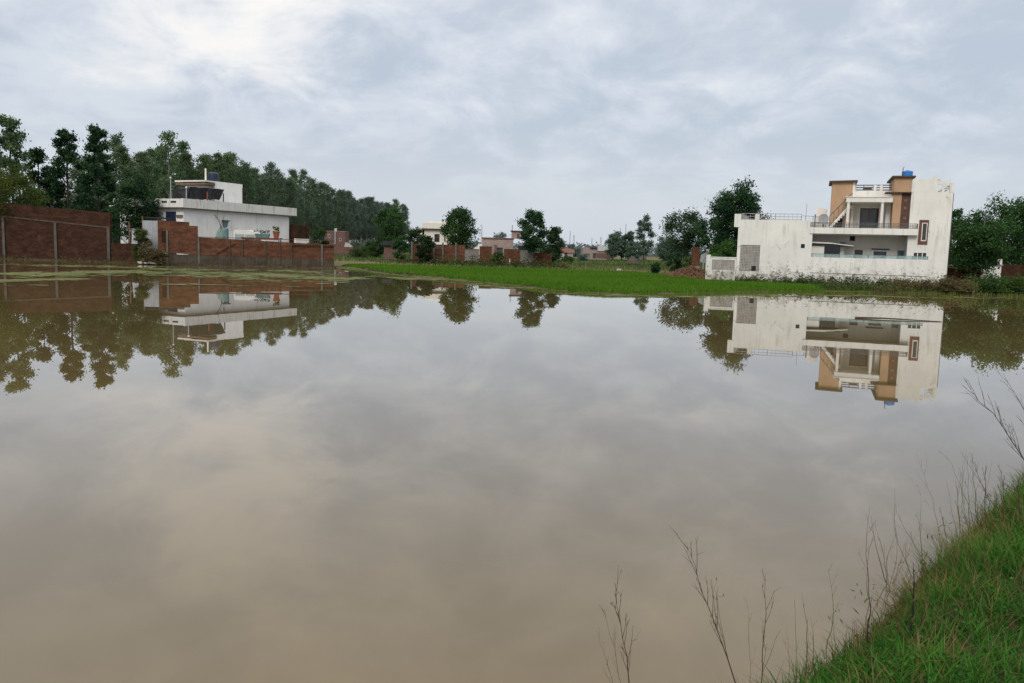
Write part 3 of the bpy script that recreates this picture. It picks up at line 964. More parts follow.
tb = thing('rusty_table', 'rust red sheet table standing behind the brick wall under the pots', 'table', (-24.9, 75.7, 0), R(2))
MB().box(-.1, 3.5, 0, .9, 2.50, 2.58).box(0, 3.4, .02, .06, 2.40, 2.498).build('tabletop', M['rust'], tb)
for xx in (.05, 3.3):
    for q in (.08, .8):
        MB().box(xx, xx + .07, q, q + .07, .85, 2.499).build('leg', M['metal'], tb)


def leaf_clump(cen, rad, n_, size, g, flat=1.0):
    p = g.normal(size=(n_, 3))
    p /= np.linalg.norm(p, axis=1)[:, None]
    p *= (g.uniform(0, 1, n_) ** .45)[:, None] * rad
    p[:, 2] *= flat
    return p + np.asarray(cen), size


pt = thing('flower_pot', 'terracotta flower pot with leafy plant on the rusty table', 'pot', (-21.85, 76.1, 2.582))
MB().lathe(0, 0, [(.2, 0), (.3, .5), (.33, .52), (.33, .6), (.27, .6)], 16).build('pot', M['terracotta'], pt)
cc, s_ = leaf_clump((0, 0, .8), .38, 90, .16, rng)
link('leaves', quads_mesh('leaves', leaf_quads(cc, s_), 4, rng.uniform(0, 1, 90)), M['l_bush'], pt)
p2 = thing('planter', 'long dark planter with straggly plants on the rusty table', 'planter', (-23.1, 76.1, 2.582))
MB().hexa([(-.6, -.15, 0), (.55, -.15, 0), (.55, .15, 0), (-.6, .15, 0), (-.7, -.2, .34), (.65, -.2, .34), (.65, .2, .34), (-.7, .2, .34)]).build('trough', M['teal'], p2)
cc = np.concatenate([leaf_clump((q, 0, .48), .3, 40, .16, rng)[0] for q in (-.5, 0, .4)])
link('leaves', quads_mesh('leaves', leaf_quads(cc, .15), 4, rng.uniform(0, 1, len(cc))), M['l_dark'], p2)
brl = thing('metal_barrel', 'tall narrow teal drum behind the brick wall, left of the van', 'barrel', (-26.05, 75.1, .5))
MB().lathe(0, 0, [(.17, 0), (.17, 1.0), (.185, 1.03), (.17, 1.06), (.17, 2.0), (.185, 2.03), (.17, 2.06), (.17, 2.8)], 14).build('drum', M['teal'], brl)
lmp = thing('wall_box', 'pale teal wall box with dark hood on the white side wall', 'box', LL, LA)
MB().hexa([(5.7, .28, 3.6), (6.1, .28, 3.6), (6.1, .448, 3.6), (5.7, .448, 3.6), (5.6, .2, 4.2), (6.2, .2, 4.2), (6.2, .448, 4.2), (5.6, .448, 4.2)]).build('casing', M['teal'], lmp)
MB().box(5.5, 6.3, .1, .448, 4.203, 4.33).build('hood', M['metal'], lmp)
os_ = thing('brick_outhouse', 'small dark brick outhouse at the right end of the white house', 'outhouse', LL, LA)
MB().box(16.2, 18.6, -.2, 2.5, 0, 4.2).box(18.3, 18.6, -.35, -.201, 0, 4.35).build('wall', M['brick_dark'], os_)
MB().box(15.6, 18.0, -.8, -.6, 0, 2.7).build('low_wall', M['white_lh'], os_)

# ---------------------------------------------------------------- trees


def tree_mesh(seed, H, W, base, lobes, per, leafn, leaf, spread=.42, droop=.0, trunk_r=.16, kind='round', lean=0.0):
    """trunk-and-limbs mesh and crown mesh for one tree, foot at the origin"""
    g = np.random.default_rng(seed)
    tr = MB()
    n_ = 8
    ax = np.cumsum(g.normal(0, .02 * H / 8, n_)) + lean * np.linspace(0, 1, n_) ** 1.5 * H
    ay = np.cumsum(g.normal(0, .02 * H / 8, n_))
    ztop = H * (.92 if kind == 'tall' else .74)
    zs = np.linspace(0, ztop, n_)
    axis = [(ax[k] - ax[0], ay[k] - ay[0], zs[k]) for k in range(n_)]
    tr.tube([(0, 0, -.3)] + axis[1:], [trunk_r * 1.25] + [trunk_r * (1 - .82 * k / (n_ - 1)) for k in range(1, n_)], 7)

    def on_axis(z):
        return np.array([np.interp(z, zs, [a[0] for a in axis]), np.interp(z, zs, [a[1] for a in axis]), z])
    cl = []
    sh = []
    for i in range(lobes):
        if kind == 'tall':
            q = base + (1 - base) * (i + g.uniform(0, 1)) / lobes
            z = q * H
            tt = (q - base) / (1 - base)
            rad = W / 2 * (.55 + .6 * math.sin(math.pi * min(1, tt * .9 + .15))) * g.uniform(.45, 1.0) * (1 - .62 * tt ** 1.5)
            an = i * 2.4 + g.uniform(-.6, .6)
            L = np.array([math.cos(an) * rad, math.sin(an) * rad, 0]) + on_axis(min(z, ztop))
            L[2] = min(z, H - .4)
            lr = W * g.uniform(.10, .19) * (1 - .3 * tt)
        else:
            cz = (base + 1) / 2 * H
            hz = (1 - base) / 2 * H
            an = i * 2.4 + g.uniform(-.4, .4)
            v = 1 - 2 * (i + .5) / lobes
            v = np.clip(v + g.uniform(-.12, .12), -.95, .97)
            rr = math.sqrt(1 - v * v)
            k_ = g.uniform(.55, .80)
            shape = 1.0 if v > 0 else .92
            L = np.array([math.cos(an) * rr * W / 2 * k_ * shape, math.sin(an) * rr * W / 2 * k_ * shape, cz + v * hz * .80]) + np.array([*on_axis(ztop * .8)[:2], 0])
            lr = W * g.uniform(.15, .23)
        st_ = on_axis(max(base * H * .8, min(ztop * .97, L[2] - np.hypot(L[0], L[1]) * (1.0 if kind == 'tall' else .8))))
        mid = (st_ + L) / 2 + np.array([0, 0, -.06 * np.linalg.norm(L - st_)])
        tr.tube([st_, mid, L], [trunk_r * .36, trunk_r * .24, trunk_r * .1], 5)
        lob_s = g.uniform(.15, .75)
        for k in range(per):
            d = g.normal(size=3)
            d /= np.linalg.norm(d)
            c_ = L + d * lr * g.uniform(.35, 1.0) * np.array([1, 1, .85])
            if k % 2 == 0:
                tr.tube([L, (L + c_) / 2 + g.normal(0, .05, 3), c_], [trunk_r * .1, trunk_r * .07, trunk_r * .03], 4)
            nl = int(leafn * 1.7 * g.uniform(.6, 1.3))
            p = g.normal(size=(nl, 3)) * lr * spread * np.array([1, 1, .75])
            p[:, 2] -= droop * np.abs(g.normal(size=nl)) * lr * .5
            cl.append(c_ + p)
            cs = np.clip(lob_s + g.normal(0, .16), 0, 1)
            sh.append(np.clip(cs + g.normal(0, .17, nl), 0, 1))
    cl = np.concatenate(cl)
    sh = np.concatenate(sh)
    cl[:, 2] = np.maximum(cl[:, 2], .15)
    crown = quads_mesh('crown', leaf_quads(cl, leaf * .72, droop, .6, g), 4, sh)
    return tr.mesh('trunk'), crown


def put_tree(meshes, name, label, cat, x, y, lmat, bmat, rz=0.0, s=1.0, sz=None, group=None):
    z = float(ground_h(np.array([x]), np.array([y]))[0])
    r_ = thing(name, label, cat, (x, y, z), rz, group)
    r_.scale = (s, s, sz or s)
    link('trunk', meshes[0], bmat, r_)
    link('crown', meshes[1], lmat, r_)
    return r_


# eucalyptus plantation
EUC = [[tree_mesh(100 + i, 17.6, 5.2, .28 + .06 * (i % 3), 36, 5, 20, .40, .55, .6, .13, 'tall', random.uniform(-.02, .02)) for i in range(5)] for _ in range(1)][0]
EUC_SETS = {}
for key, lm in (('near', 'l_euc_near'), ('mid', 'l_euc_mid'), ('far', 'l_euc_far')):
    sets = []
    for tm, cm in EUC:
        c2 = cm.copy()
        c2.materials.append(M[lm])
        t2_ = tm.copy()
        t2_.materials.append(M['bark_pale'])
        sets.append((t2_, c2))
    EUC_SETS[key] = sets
k = 0
for row in range(5):
    Y = 111.0 + row * 2.0
    while Y < 300:
        q = (Y - 100) / 200
        X = -46.0 + 7.5 * q - row * 4.6 + random.uniform(-1, 1)
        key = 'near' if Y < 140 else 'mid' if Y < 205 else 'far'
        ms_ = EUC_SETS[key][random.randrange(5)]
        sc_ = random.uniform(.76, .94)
        put_tree(ms_, 'eucalyptus_tree', 'tall slender eucalyptus with pale trunk in the plantation behind the white flat roofed house', 'tree', X, Y + random.uniform(-.8, .8), None, None,
                 random.uniform(0, 6.28), sc_, sc_ * random.uniform(.92, 1.08), 'eucalyptus trees of the plantation')
        Y += (4.4 if row < 2 else 5.6) * (1 + q * .5)
        k += 1


def tx(px, Y):
    return at(px, 250, Y).x


def single(px, top, Y, wpx, label, lm, seed, kind='round', base=.25, lobes=12, per=8, leafn=46, leaf=.30, name='tree', bm='bark', group=None, spread=.33, tr=.16, hz=None):
    """one tree whose crown top is seen at the height `top` when it stands at depth Y"""
    H = at(px, top, Y).z
    Wm = wpx * Y / F_PX
    ms_ = tree_mesh(seed, H, Wm, base, lobes, per, leafn, leaf, spread, .2, tr, kind)
    return put_tree(ms_, name, label, 'shrub' if 'shrub' in name or 'bush' in name else 'tree', tx(px, Y), Y, M[lm], M[bm], 0, 1.0, None, group)


single(14, 117, 86, 52, 'tallest dark tree at the far left, rising behind the tall brick wall', 'l_euc_near', 21, 'tall', .22, 26, 7, 44, .34, tr=.2, spread=.45)
single(-14, 128, 84, 50, 'dark tree cut by the left edge of the photo behind the tall brick wall', 'l_euc_near', 22, 'tall', .22, 22, 7, 44, .34, tr=.2, spread=.45)
single(42, 150, 90, 44, 'shorter dark tree between the tallest left tree and the twin trees', 'l_dark', 23, 'tall', .2, 22, 7, 40, .34, tr=.18, spread=.45)
single(70, 130, 88, 46, 'left one of twin dark broad trees behind the tall brick wall', 'l_dark', 24, 'tall', .2, 26, 8, 44, .33, tr=.2, spread=.45)
single(100, 127, 86, 42, 'right one of twin dark broad trees at the end of the tall brick wall', 'l_dark', 25, 'tall', .2, 26, 8, 44, .33, tr=.2, spread=.45)
single(136, 178, 81, 50, 'round dark tree beside the left corner of the white flat roofed house', 'l_dark', 26, 'round', .22, 14, 9, 52, .30)
single(2, 165, 77.4, 66, 'bright yellow green leafy tree hanging over the tall brick wall', 'l_bright', 27, 'round', .30, 16, 10, 70, .20, tr=.12)
single(52, 185, 92, 60, 'low dark tree filling the gap behind the tall brick wall', 'l_euc_near', 28, 'round', .1, 12, 8, 44, .36)
single(96, 190, 94, 50, 'low dark tree behind the right end of the tall brick wall', 'l_euc_near', 29, 'round', .1, 12, 8, 44, .36)
# between the houses
single(390, 205, 128, 34, 'broad green tree standing before the far end of the plantation', 'l_mid', 31, 'round', .1, 14, 9, 44, .34)
single(414, 226, 118, 22, 'smaller dark tree just left of the cream house', 'l_dark', 32, 'round', .15, 10, 7, 34, .32)
single(425, 234, 94.8, 19, 'dense ivy green tree in front of the cream house walls', 'l_dark', 33, 'round', .05, 10, 8, 36, .30)
single(401, 236, 108, 17, 'small bushy tree left of the ivy green tree', 'l_mid', 34, 'round', .05, 9, 7, 34, .30)
single(374, 243, 126, 22, 'low rounded tree in front of the plantation, left of the broad tree', 'l_mid', 39, 'round', .02, 9, 7, 34, .32)
single(459, 207, 103, 36, 'full round green tree right of the cream house', 'l_mid', 35, 'round', .20, 16, 9, 48, .30)
single(533, 210, 94, 27, 'tall oval dark tree on bare trunk in front of the pink brick building', 'l_dark', 36, 'round', .24, 16, 9, 44, .28)
single(551, 229, 106, 26, 'lower bushy dark tree right of the tall oval tree', 'l_dark', 37, 'round', .05, 12, 8, 42, .30)
single(556, 229, 125, 17, 'pale green tree top behind the lower bushy dark tree', 'l_haze', 38, 'round', .2, 9, 7, 34, .34)
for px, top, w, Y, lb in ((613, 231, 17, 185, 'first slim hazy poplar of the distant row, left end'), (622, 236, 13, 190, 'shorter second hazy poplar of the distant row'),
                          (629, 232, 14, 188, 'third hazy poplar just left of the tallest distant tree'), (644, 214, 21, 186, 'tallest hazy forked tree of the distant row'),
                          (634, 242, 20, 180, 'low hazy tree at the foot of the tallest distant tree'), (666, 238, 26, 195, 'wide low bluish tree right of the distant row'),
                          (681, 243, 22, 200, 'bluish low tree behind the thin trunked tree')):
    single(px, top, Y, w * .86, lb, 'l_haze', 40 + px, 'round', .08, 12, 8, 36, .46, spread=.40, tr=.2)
single(683, 212, 112, 44, 'dark airy tree on thin bare trunk left of the right house', 'l_dark', 51, 'round', .30, 15, 8, 40, .32)
single(709, 215, 100, 34, 'dense dark tree just left of the large tree behind the right house', 'l_dark', 52, 'round', .12, 14, 8, 42, .32)
single(735, 183, 88, 54, 'large spreading dark tree behind the side wing of the right house', 'l_dark', 53, 'round', .18, 26, 10, 60, .30, tr=.24, spread=.30)
single(725, 241, 72.5, 34, 'rounded green bush rising behind the short lattice wall', 'l_bush', 54, 'round', .0, 9, 8, 44, .22, 'bush')
single(951, 205, 82, 26, 'pale green tree top showing behind the right edge of the house', 'l_mid', 55, 'round', .1, 12, 8, 44, .30)
single(977, 222, 63.5, 56, 'dense spreading tree over a small shack right of the house', 'l_mid', 56, 'round', .28, 16, 9, 54, .25, tr=.11)
single(1003, 196, 84, 62, 'big rounded tree at the right edge behind the brick wall', 'l_mid', 57, 'round', .12, 18, 10, 52, .32, tr=.24)
single(1040, 206, 88, 60, 'dark tree cut by the right edge of the photo', 'l_dark', 58, 'round', .1, 16, 9, 48, .33, tr=.24)
single(972, 212, 92, 40, 'mid green tree between the house and the big rounded tree', 'l_mid', 59, 'round', .1, 14, 9, 48, .33)
# bushes
for i, (px, top, Y, w, lb, lm) in enumerate((
        (141, 224, 71.4, 17, 'upright green shrub in front of the grey sheet gate', 'l_weed'),
        (498, 253, 95, 13, 'trimmed round green bush between brick blocks', 'l_bush'),
        (656, 264, 79, 8, 'small dark lollipop bush on the bund left of the straw heap', 'l_dark'),
        (690, 255, 84, 13, 'round light green bush under the dense dark tree', 'l_bush'),
        (676, 254, 90, 16, 'loose dark bush at the trunk of the airy tree', 'l_dark'),
        (568, 259, 128, 14, 'low green bush before the red roofed far house', 'l_bush'),
        (583, 256, 150, 12, 'low hazy bush right of the red roofed far house', 'l_haze'),
        (312, 229, 92, 20, 'yellow green bush right of the brick outhouse', 'l_mid'),
        (990, 277, 58.3, 40, 'low leafy green bush by the water at the right', 'l_bush'),
        (1020, 279, 58.5, 34, 'low leafy bush at the right edge of the photo', 'l_bush'),
        (485, 246, 120, 9, 'small dark bush before the pink brick building', 'l_dark'),
        (360, 249, 118, 22, 'long low green bush at the plantation foot', 'l_mid'))):
    if px == 312:
        px = 320
    single(px, top, Y, w, lb, lm, 300 + i, 'round', .0, 8, 7, 34 if Y > 75 else 60, .24 if Y > 75 else .17, 'bush', spread=.5, tr=.06)
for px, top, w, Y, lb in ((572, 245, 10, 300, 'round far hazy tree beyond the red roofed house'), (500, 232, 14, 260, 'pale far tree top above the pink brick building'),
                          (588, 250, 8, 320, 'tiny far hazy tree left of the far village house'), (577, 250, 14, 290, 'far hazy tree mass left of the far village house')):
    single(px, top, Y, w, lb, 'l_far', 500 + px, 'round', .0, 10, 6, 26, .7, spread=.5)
# far treeline on the horizon
cl = []
for i in range(260):
    X = random.uniform(-330, 420)
    Y = random.uniform(480, 620)
    hgt = random.uniform(3, 8)
    cl.append(rng.normal(size=(60, 3)) * np.array([5, 5, hgt * .3]) + np.array([X, Y, hgt * .5]))
cl = np.concatenate(cl)
cl[:, 2] = np.maximum(cl[:, 2], .3)
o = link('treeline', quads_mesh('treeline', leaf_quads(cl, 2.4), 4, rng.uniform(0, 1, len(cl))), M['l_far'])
tagp(o, 'far hazy line of trees along the horizon', 'treeline', None, 'stuff')
# undergrowth at the plantation foot
cl = []
for i in range(420):
    Y = random.uniform(100, 300)
    X = -43.5 + 7.5 * (Y - 100) / 200 + random.uniform(-14, 2)
    cl.append(rng.normal(size=(60, 3)) * np.array([1.5, 1.5, .9]) + np.array([X, Y, .9]))
for i in range(260):
    X = random.uniform(-75, -36.5)
    cl.append(rng.normal(size=(60, 3)) * np.array([1.3, 1.3, 1.3]) + np.array([X, random.uniform(92, 108), 2.4]))
cl = np.concatenate(cl)
cl[:, 2] = np.abs(cl[:, 2])
o = link('undergrowth', quads_mesh('undergrowth', leaf_quads(cl, .55), 4, rng.uniform(0, 1, len(cl))), M['l_euc_mid'])
tagp(o, 'dark undergrowth along the foot of the plantation', 'undergrowth', None, 'stuff')

# ---------------------------------------------------------------- walls and buildings in the middle distance


def bloc(px0, px1, Y, top, name, label, cat, mat, depth=4.0, rz=0.0, zb=-.2):
    """a building or wall whose front spans px0..px1 at depth Y and rises to the height seen at `top`"""
    x0, x1 = tx(px0, Y), tx(px1, Y)
    z1 = at((px0 + px1) / 2, top, Y).z
    r_ = thing(name, label, cat, (x0, Y, 0), rz)
    return r_, x1 - x0, z1


wr, w_, z_ = bloc(411, 465, 97, 244.5, 'brick_wall', 'red brick wall with tall concrete posts below the cream house', 'wall', None)
MB().box(0, w_, 0, .24, -.2, z_).build('wall', M['brick'], wr)
for px in (411, 433, 442, 455):
    q = tx(px, 97) - tx(411, 97)
    MB().box(q, q + .2, -.1, -.002, -.2, z_ + .25).build('post', M['concrete'], wr)
MB().box(tx(432, 97) - tx(411, 97), tx(442, 97) - tx(411, 97), -.05, -.003, z_ - .55, z_ - .15).build('lintel', M['plinth'], wr)
wr, w_, z_ = bloc(384, 397, 112, 245.5, 'brick_wall', 'small brick wall piece between the broad tree and the ivy green tree', 'wall', None)
MB().box(0, w_, 0, .24, -.2, z_).build('wall', M['brick_far'], wr)
MB().box(-.2, w_ + .2, -.4, .6, z_ + .003, z_ + .6).build('dark_roof', M['tarp'], wr)
wr, w_, z_ = bloc(465, 479, 97, 250, 'block_wall', 'grey plastered block wall left of the tall brick block', 'wall', None)
MB().box(0, w_, 0, .24, -.2, z_).build('wall', M['block_grey'], wr)
MB().box(-.02, w_ + .02, -.03, .27, z_ + .002, z_ + .12).build('coping', M['brick_far'], wr)
wr, w_, z_ = bloc(479.5, 491.5, 95.5, 247, 'brick_block', 'tall square red brick block beside the round bush', 'wall', None)
MB().box(0, w_, 0, 1.5, -.2, z_).build('wall', M['brick'], wr)
MB().box(-.04, w_ + .04, -.05, 1.55, z_ + .002, z_ + .1).build('coping', M['concrete'], wr)
wr, w_, z_ = bloc(504, 520, 95, 249, 'brick_wall', 'bright red brick wall left of the tall oval tree', 'wall', None)
MB().box(0, w_, 0, .24, -.2, z_).build('wall', M['brick'], wr)
MB().box(1.6, w_ + 1.5, .3, 2.0, z_ - .1, z_ + .45).build('dark_roof', M['tarp'], wr)
wr, w_, z_ = bloc(520.3, 533, 95.2, 252, 'block_wall', 'grey block wall behind the trunk of the tall oval tree', 'wall', None)
MB().box(0, w_, 0, .24, -.2, z_).build('wall', M['block_grey'], wr)
wr, w_, z_ = bloc(533.3, 552, 96, 253, 'brick_wall', 'red brick wall right of the tall oval tree', 'wall', None)
MB().box(0, w_, 0, .24, -.2, z_).build('wall', M['brick'], wr)
mk = thing('marker_post', 'small yellowish stone marker in front of the bright red brick wall', 'marker', (tx(510, 93.5), 93.5, .1))
MB().hexa([(-.12, -.1, 0), (.12, -.1, 0), (.12, .1, 0), (-.12, .1, 0), (-.05, -.04, 1.0), (.05, -.04, 1.0), (.05, .04, 1.0), (-.05, .04, 1.0)]).box(-.35, .5, -.2, .2, -.1, .25).build('stone', M['waterweed'] if False else M['stone'], mk)

# brick hut by the plantation
r_, w_, z_ = bloc(325, 345, 150, 231.5, 'brick_hut', 'small square brick hut with white pipe before the plantation', 'hut', None)
a = MB().wall(0, w_, 0, 3.5, -.2, z_, [(.55, .95, z_ - 1.1, z_ - .55), (2.55, 2.95, z_ - 1.7, z_ - 1.15)], .12).build('wall', M['brick_far'], r_)
window(a, .55, .95, 0, z_ - 1.1, z_ - .55, M['far_white'], .06, 0, 'glass', .1)
window(a, 2.55, 2.95, 0, z_ - 1.7, z_ - 1.15, M['far_white'], .06, 0, 'glass', .1)
MB().tube([(1.85, -.15, z_ - 2.3), (1.85, -.15, z_ + .1)], .10, 8).build('pipe', M['far_grey'], r_)
MB().lathe(1.9, .1, [(.25, z_ + .002), (.25, z_ + .5), (.2, z_ + .55)], 12).build('pipe_head', M['far_white'], r_)
MB().box(-.05, w_ + .05, -.05, 3.55, z_ + .003, z_ + .09).build('roof_slab', M['brick_pink'], r_)
r_, w_, z_ = bloc(334, 362, 147, 247, 'brick_wall', 'low hazy brick wall right of the small square hut', 'wall', None)
MB().box(0, w_, 0, .25, -.2, z_).build('wall', M['brick_far'], r_)
MB().prism([(1.8, z_ + .002), (3.4, z_ + .002), (2.6, z_ + .7), (2.0, z_ + .8)], .05, .2).build('heap', M['stone'], r_)

# cream house
r_, w_, z_ = bloc(424, 446, 130, 222.5, 'cream_house', 'cream two storey house with dark window left of the round green tree', 'house', None)
a = MB().wall(0, w_ + 1, 0, 6, -.2, z_ - 1.1, [(1.6, 2.4, 3.0, 4.25)], .2).build('wall', M['cream'], r_)
window(a, 1.6, 2.4, 0, 3.0, 4.25, M['slab_brown'], .1, 0, 'glass', .15)
MB().box(-.35, w_ + 1.2, -.5, 6.2, z_ - 1.098, z_ - .95).build('roof_slab', M['slab_brown'], r_)
MB().box(-.25, w_ + 1.1, -.35, 6.0, z_ - .948, z_ - .1).box(.5, 3.5, .5, 4, z_ - .098, z_ + .18).build('parapet', M['cream'], r_)
MB().box(-.3, w_ + 1.05, -.45, -.002, 1.8, 2.75).build('balcony_front', M['cream'], r_)
MB().box(-1.1, -.003, .8, 5, -.2, z_ - 1.9).build('side_wall', M['brick_pink'], r_)
MB().box(-1.3, -.36, .4, 5.2, z_ - 1.9, z_ - .8).build('side_parapet', M['cream'], r_)
MB().lathe(2.7, 2, [(.18, z_ + .18), (.18, z_ + .55), (.1, z_ + .65)], 8).build('roof_vent', M['metal'], r_)
MB().box(3.1, 3.35, -.05, -.002, 3.1, 4.2).build('shutter', M['wood'], r_)

# pink brick building
r_, w_, z_ = bloc(482, 513, 128, 239, 'pink_brick_building', 'pale pink brick building with dark doorway behind the red brick walls', 'building', None)
a = MB().wall(0, w_, 0, 6, -.2, z_, [(2.3, 3.2, 1.2, 2.4), (3.5, 4.2, 1.0, 2.2)], .2).build('wall', M['brick_pink'], r_)
MB().box(2.32, 3.18, .16, .18, 1.22, 2.38).build('doorway', M['far_dark'], a)
MB().box(3.52, 4.18, .16, .18, 1.02, 2.18).build('window', M['far_dark'], a)
MB().box(-.1, w_ + .1, -.12, 6.1, z_ + .002, z_ + .2).build('roof_edge', M['brick_far'], r_)
MB().box(1.9, 2.25, -.3, -.002, -.2, z_ - .9).build('pier', M['brick_far'], r_)
q = tx(511, 128) - tx(482, 128)
tz = at(515, 231.5, 128).z
rt = MB().wall(q, q + 2.0, .3, 3, z_ + .203, tz, [(.9 + q, 1.25 + q, tz - 1.1, tz - .35)], .15).build('roof_room', M['brick_pink'], r_)
MB().box(q + .92, q + 1.23, .43, .44, tz - 1.08, tz - .37).build('window', M['far_dark'], rt)
MB().box(q - .15, q + 2.1, .1, 3.1, tz + .002, tz + .15).build('slab', M['slab_brown'], rt)
MB().tube([(q + .1, .5, tz + .15), (q + .1, .5, tz + 1.0)], .05, 5).build('pole', M['metal'], rt)
r_, w_, z_ = bloc(471, 482, 127, 243, 'cream_outbuilding', 'little cream outbuilding between the round tree and the pink building', 'outbuilding', None)
MB().box(.6, w_ + 1, 0, 4, -.2, z_ - .6).box(1.0, w_, .2, 3, z_ - .597, z_ - .1).build('wall', M['cream'], r_)
MB().hexa([(-.9, -.2, z_ - 1.8), (.6, -.2, z_ - .9), (.6, 3, z_ - .9), (-.9, 3, z_ - 1.8), (-.9, -.2, z_ - 1.7), (.6, -.2, z_ - .75), (.6, 3, z_ - .75), (-.9, 3, z_ - 1.7)]).build('sloping_roof', M['far_white'], r_)
MB().box(1.3, 1.9, -.03, -.002, .8, 2.2).build('doorway', M['far_dark'], r_)

# far village houses
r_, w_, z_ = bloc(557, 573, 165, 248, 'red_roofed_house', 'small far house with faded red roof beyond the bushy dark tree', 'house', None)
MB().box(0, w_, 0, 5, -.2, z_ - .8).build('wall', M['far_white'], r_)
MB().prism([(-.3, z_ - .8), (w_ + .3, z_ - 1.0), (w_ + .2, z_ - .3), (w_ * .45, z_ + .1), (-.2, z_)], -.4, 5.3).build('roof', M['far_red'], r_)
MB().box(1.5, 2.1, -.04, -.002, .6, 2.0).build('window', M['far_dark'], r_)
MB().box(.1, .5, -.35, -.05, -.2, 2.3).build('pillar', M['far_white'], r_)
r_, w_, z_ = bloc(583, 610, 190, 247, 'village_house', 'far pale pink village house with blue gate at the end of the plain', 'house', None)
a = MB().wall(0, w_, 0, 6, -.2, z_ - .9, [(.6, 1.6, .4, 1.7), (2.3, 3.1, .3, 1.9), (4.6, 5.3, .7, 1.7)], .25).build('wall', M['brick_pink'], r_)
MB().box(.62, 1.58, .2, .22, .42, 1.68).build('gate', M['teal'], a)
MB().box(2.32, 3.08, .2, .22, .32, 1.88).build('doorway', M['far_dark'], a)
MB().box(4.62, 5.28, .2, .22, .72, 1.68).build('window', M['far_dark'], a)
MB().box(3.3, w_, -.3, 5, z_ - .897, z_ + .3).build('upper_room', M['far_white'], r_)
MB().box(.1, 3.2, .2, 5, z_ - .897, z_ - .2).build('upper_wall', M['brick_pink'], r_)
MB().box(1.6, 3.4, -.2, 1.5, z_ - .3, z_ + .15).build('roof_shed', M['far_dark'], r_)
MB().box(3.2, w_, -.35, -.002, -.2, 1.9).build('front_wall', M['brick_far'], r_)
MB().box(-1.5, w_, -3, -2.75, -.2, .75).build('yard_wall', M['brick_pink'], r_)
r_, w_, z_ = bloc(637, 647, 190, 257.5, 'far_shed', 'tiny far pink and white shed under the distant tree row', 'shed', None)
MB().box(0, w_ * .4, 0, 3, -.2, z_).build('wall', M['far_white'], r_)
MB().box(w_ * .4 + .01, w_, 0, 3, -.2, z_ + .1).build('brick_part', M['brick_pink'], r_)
for px, top, Y, lb in ((574, 235, 300, 'distant lattice mast left of the village house'), (570.3, 231, 320, 'very thin distant mast left of the lattice mast'), (592, 238, 280, 'thin mast rising behind the village house'),
                       (601, 237, 280, 'taller right hand mast behind the village house'), (626, 224, 300, 'thin mast above the distant tree row'), (620.5, 228, 300, 'shorter thin mast above the distant tree row'),
                       (482, 226, 300, 'thin far mast above the pink brick building')):
    b_ = at(px, top, Y)
    ma = thing('radio_mast', lb, 'mast', (b_.x, Y, 0))
    mb = MB()
    lw = .35 if px in (574, 601) else .12
    mb.tube([(-lw, 0, 0), (-lw * .4, 0, b_.z)], .07, 4).tube([(lw, 0, 0), (lw * .4, 0, b_.z)], .07, 4)
    for k in range(7):
        zz = b_.z * k / 7
        mb.tube([(-lw * (1 - .08 * k), 0, zz), (lw * (1 - .08 * k), 0, zz + b_.z / 7)], .05, 4)
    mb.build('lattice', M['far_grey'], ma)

# kiosk, sign, things left of the right house
r_, w_, z_ = bloc(693, 700, 82, 247, 'brick_pillar', 'red brick pillar on grey base among the trees', 'pillar', None)
MB().box(0, w_, 0, .7, 1.0, z_).build('shaft', M['brick'], r_)
MB().box(-.06, w_ + .06, -.06, .76, -.2, .998).build('base', M['block_grey'], r_)
r_, w_, z_ = bloc(701, 709, 74, 249, 'white_gate', 'pale white gate panel behind the short lattice wall', 'gate', None)
MB().hexa([(0, 0, 1.5), (w_, 0, 1.4), (w_, .05, 1.4), (0, .05, 1.5), (0, 0, 2.1), (w_, 0, 2.5), (w_, .05, 2.5), (0, .05, 2.1)]).box(w_ - .25, w_, -.06, -.002, -.2, z_).box(w_ * .3, w_ * .4, -.04, -.002, -.2, 1.6).build('panel', M['sheet'], r_)
rd = thing('field_lump', 'dark lump standing on the green plain below the distant trees', 'lump', (tx(633, 125), 125, .2))
MB().lathe(0, 0, [(.9, -.1), (1.0, .4), (.7, .9), (.3, 1.3), (.12, 1.5)], 9).build('lump', M['bark'], rd)
bg = thing('white_sack', 'white sack lying on the bund behind the rice field', 'sack', (tx(620, 88), 88, .2))
MB().lathe(0, 0, [(.22, 0), (.3, .06), (.26, .18), (.1, .24)], 10).build('sack', M['sheet'], bg)

# right edge: white shed, shack, brick wall
r_, w_, z_ = bloc(985, 1003, 66.5, 259, 'white_shed', 'small white shed right of the spreading tree', 'shed', None)
MB().box(0, w_, 0, 2.5, -.2, z_ - .5).box(w_ - .25, w_, -.05, .3, z_ - .498, z_).build('wall', M['white_clean'], r_)
MB().box(-.4, w_ + .05, -.15, 2.6, z_ - .497, z_ - .42).build('roof_sheet', M['sheet'], r_)
r_, w_, z_ = bloc(956, 983, 64, 266, 'brick_shack', 'low red brick shack under the spreading tree', 'shack', None)
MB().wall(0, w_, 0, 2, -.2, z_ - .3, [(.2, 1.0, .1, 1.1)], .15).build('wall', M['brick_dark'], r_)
MB().hexa([(-.3, -.3, z_ - .2), (w_ + .3, -.3, z_ - .55), (w_ + .3, 2.2, z_ - .5), (-.3, 2.2, z_ - .1), (-.3, -.3, z_ - .13), (w_ + .3, -.3, z_ - .48), (w_ + .3, 2.2, z_ - .43), (-.3, 2.2, z_)]).build('roof_sheet', M['rust'], r_)
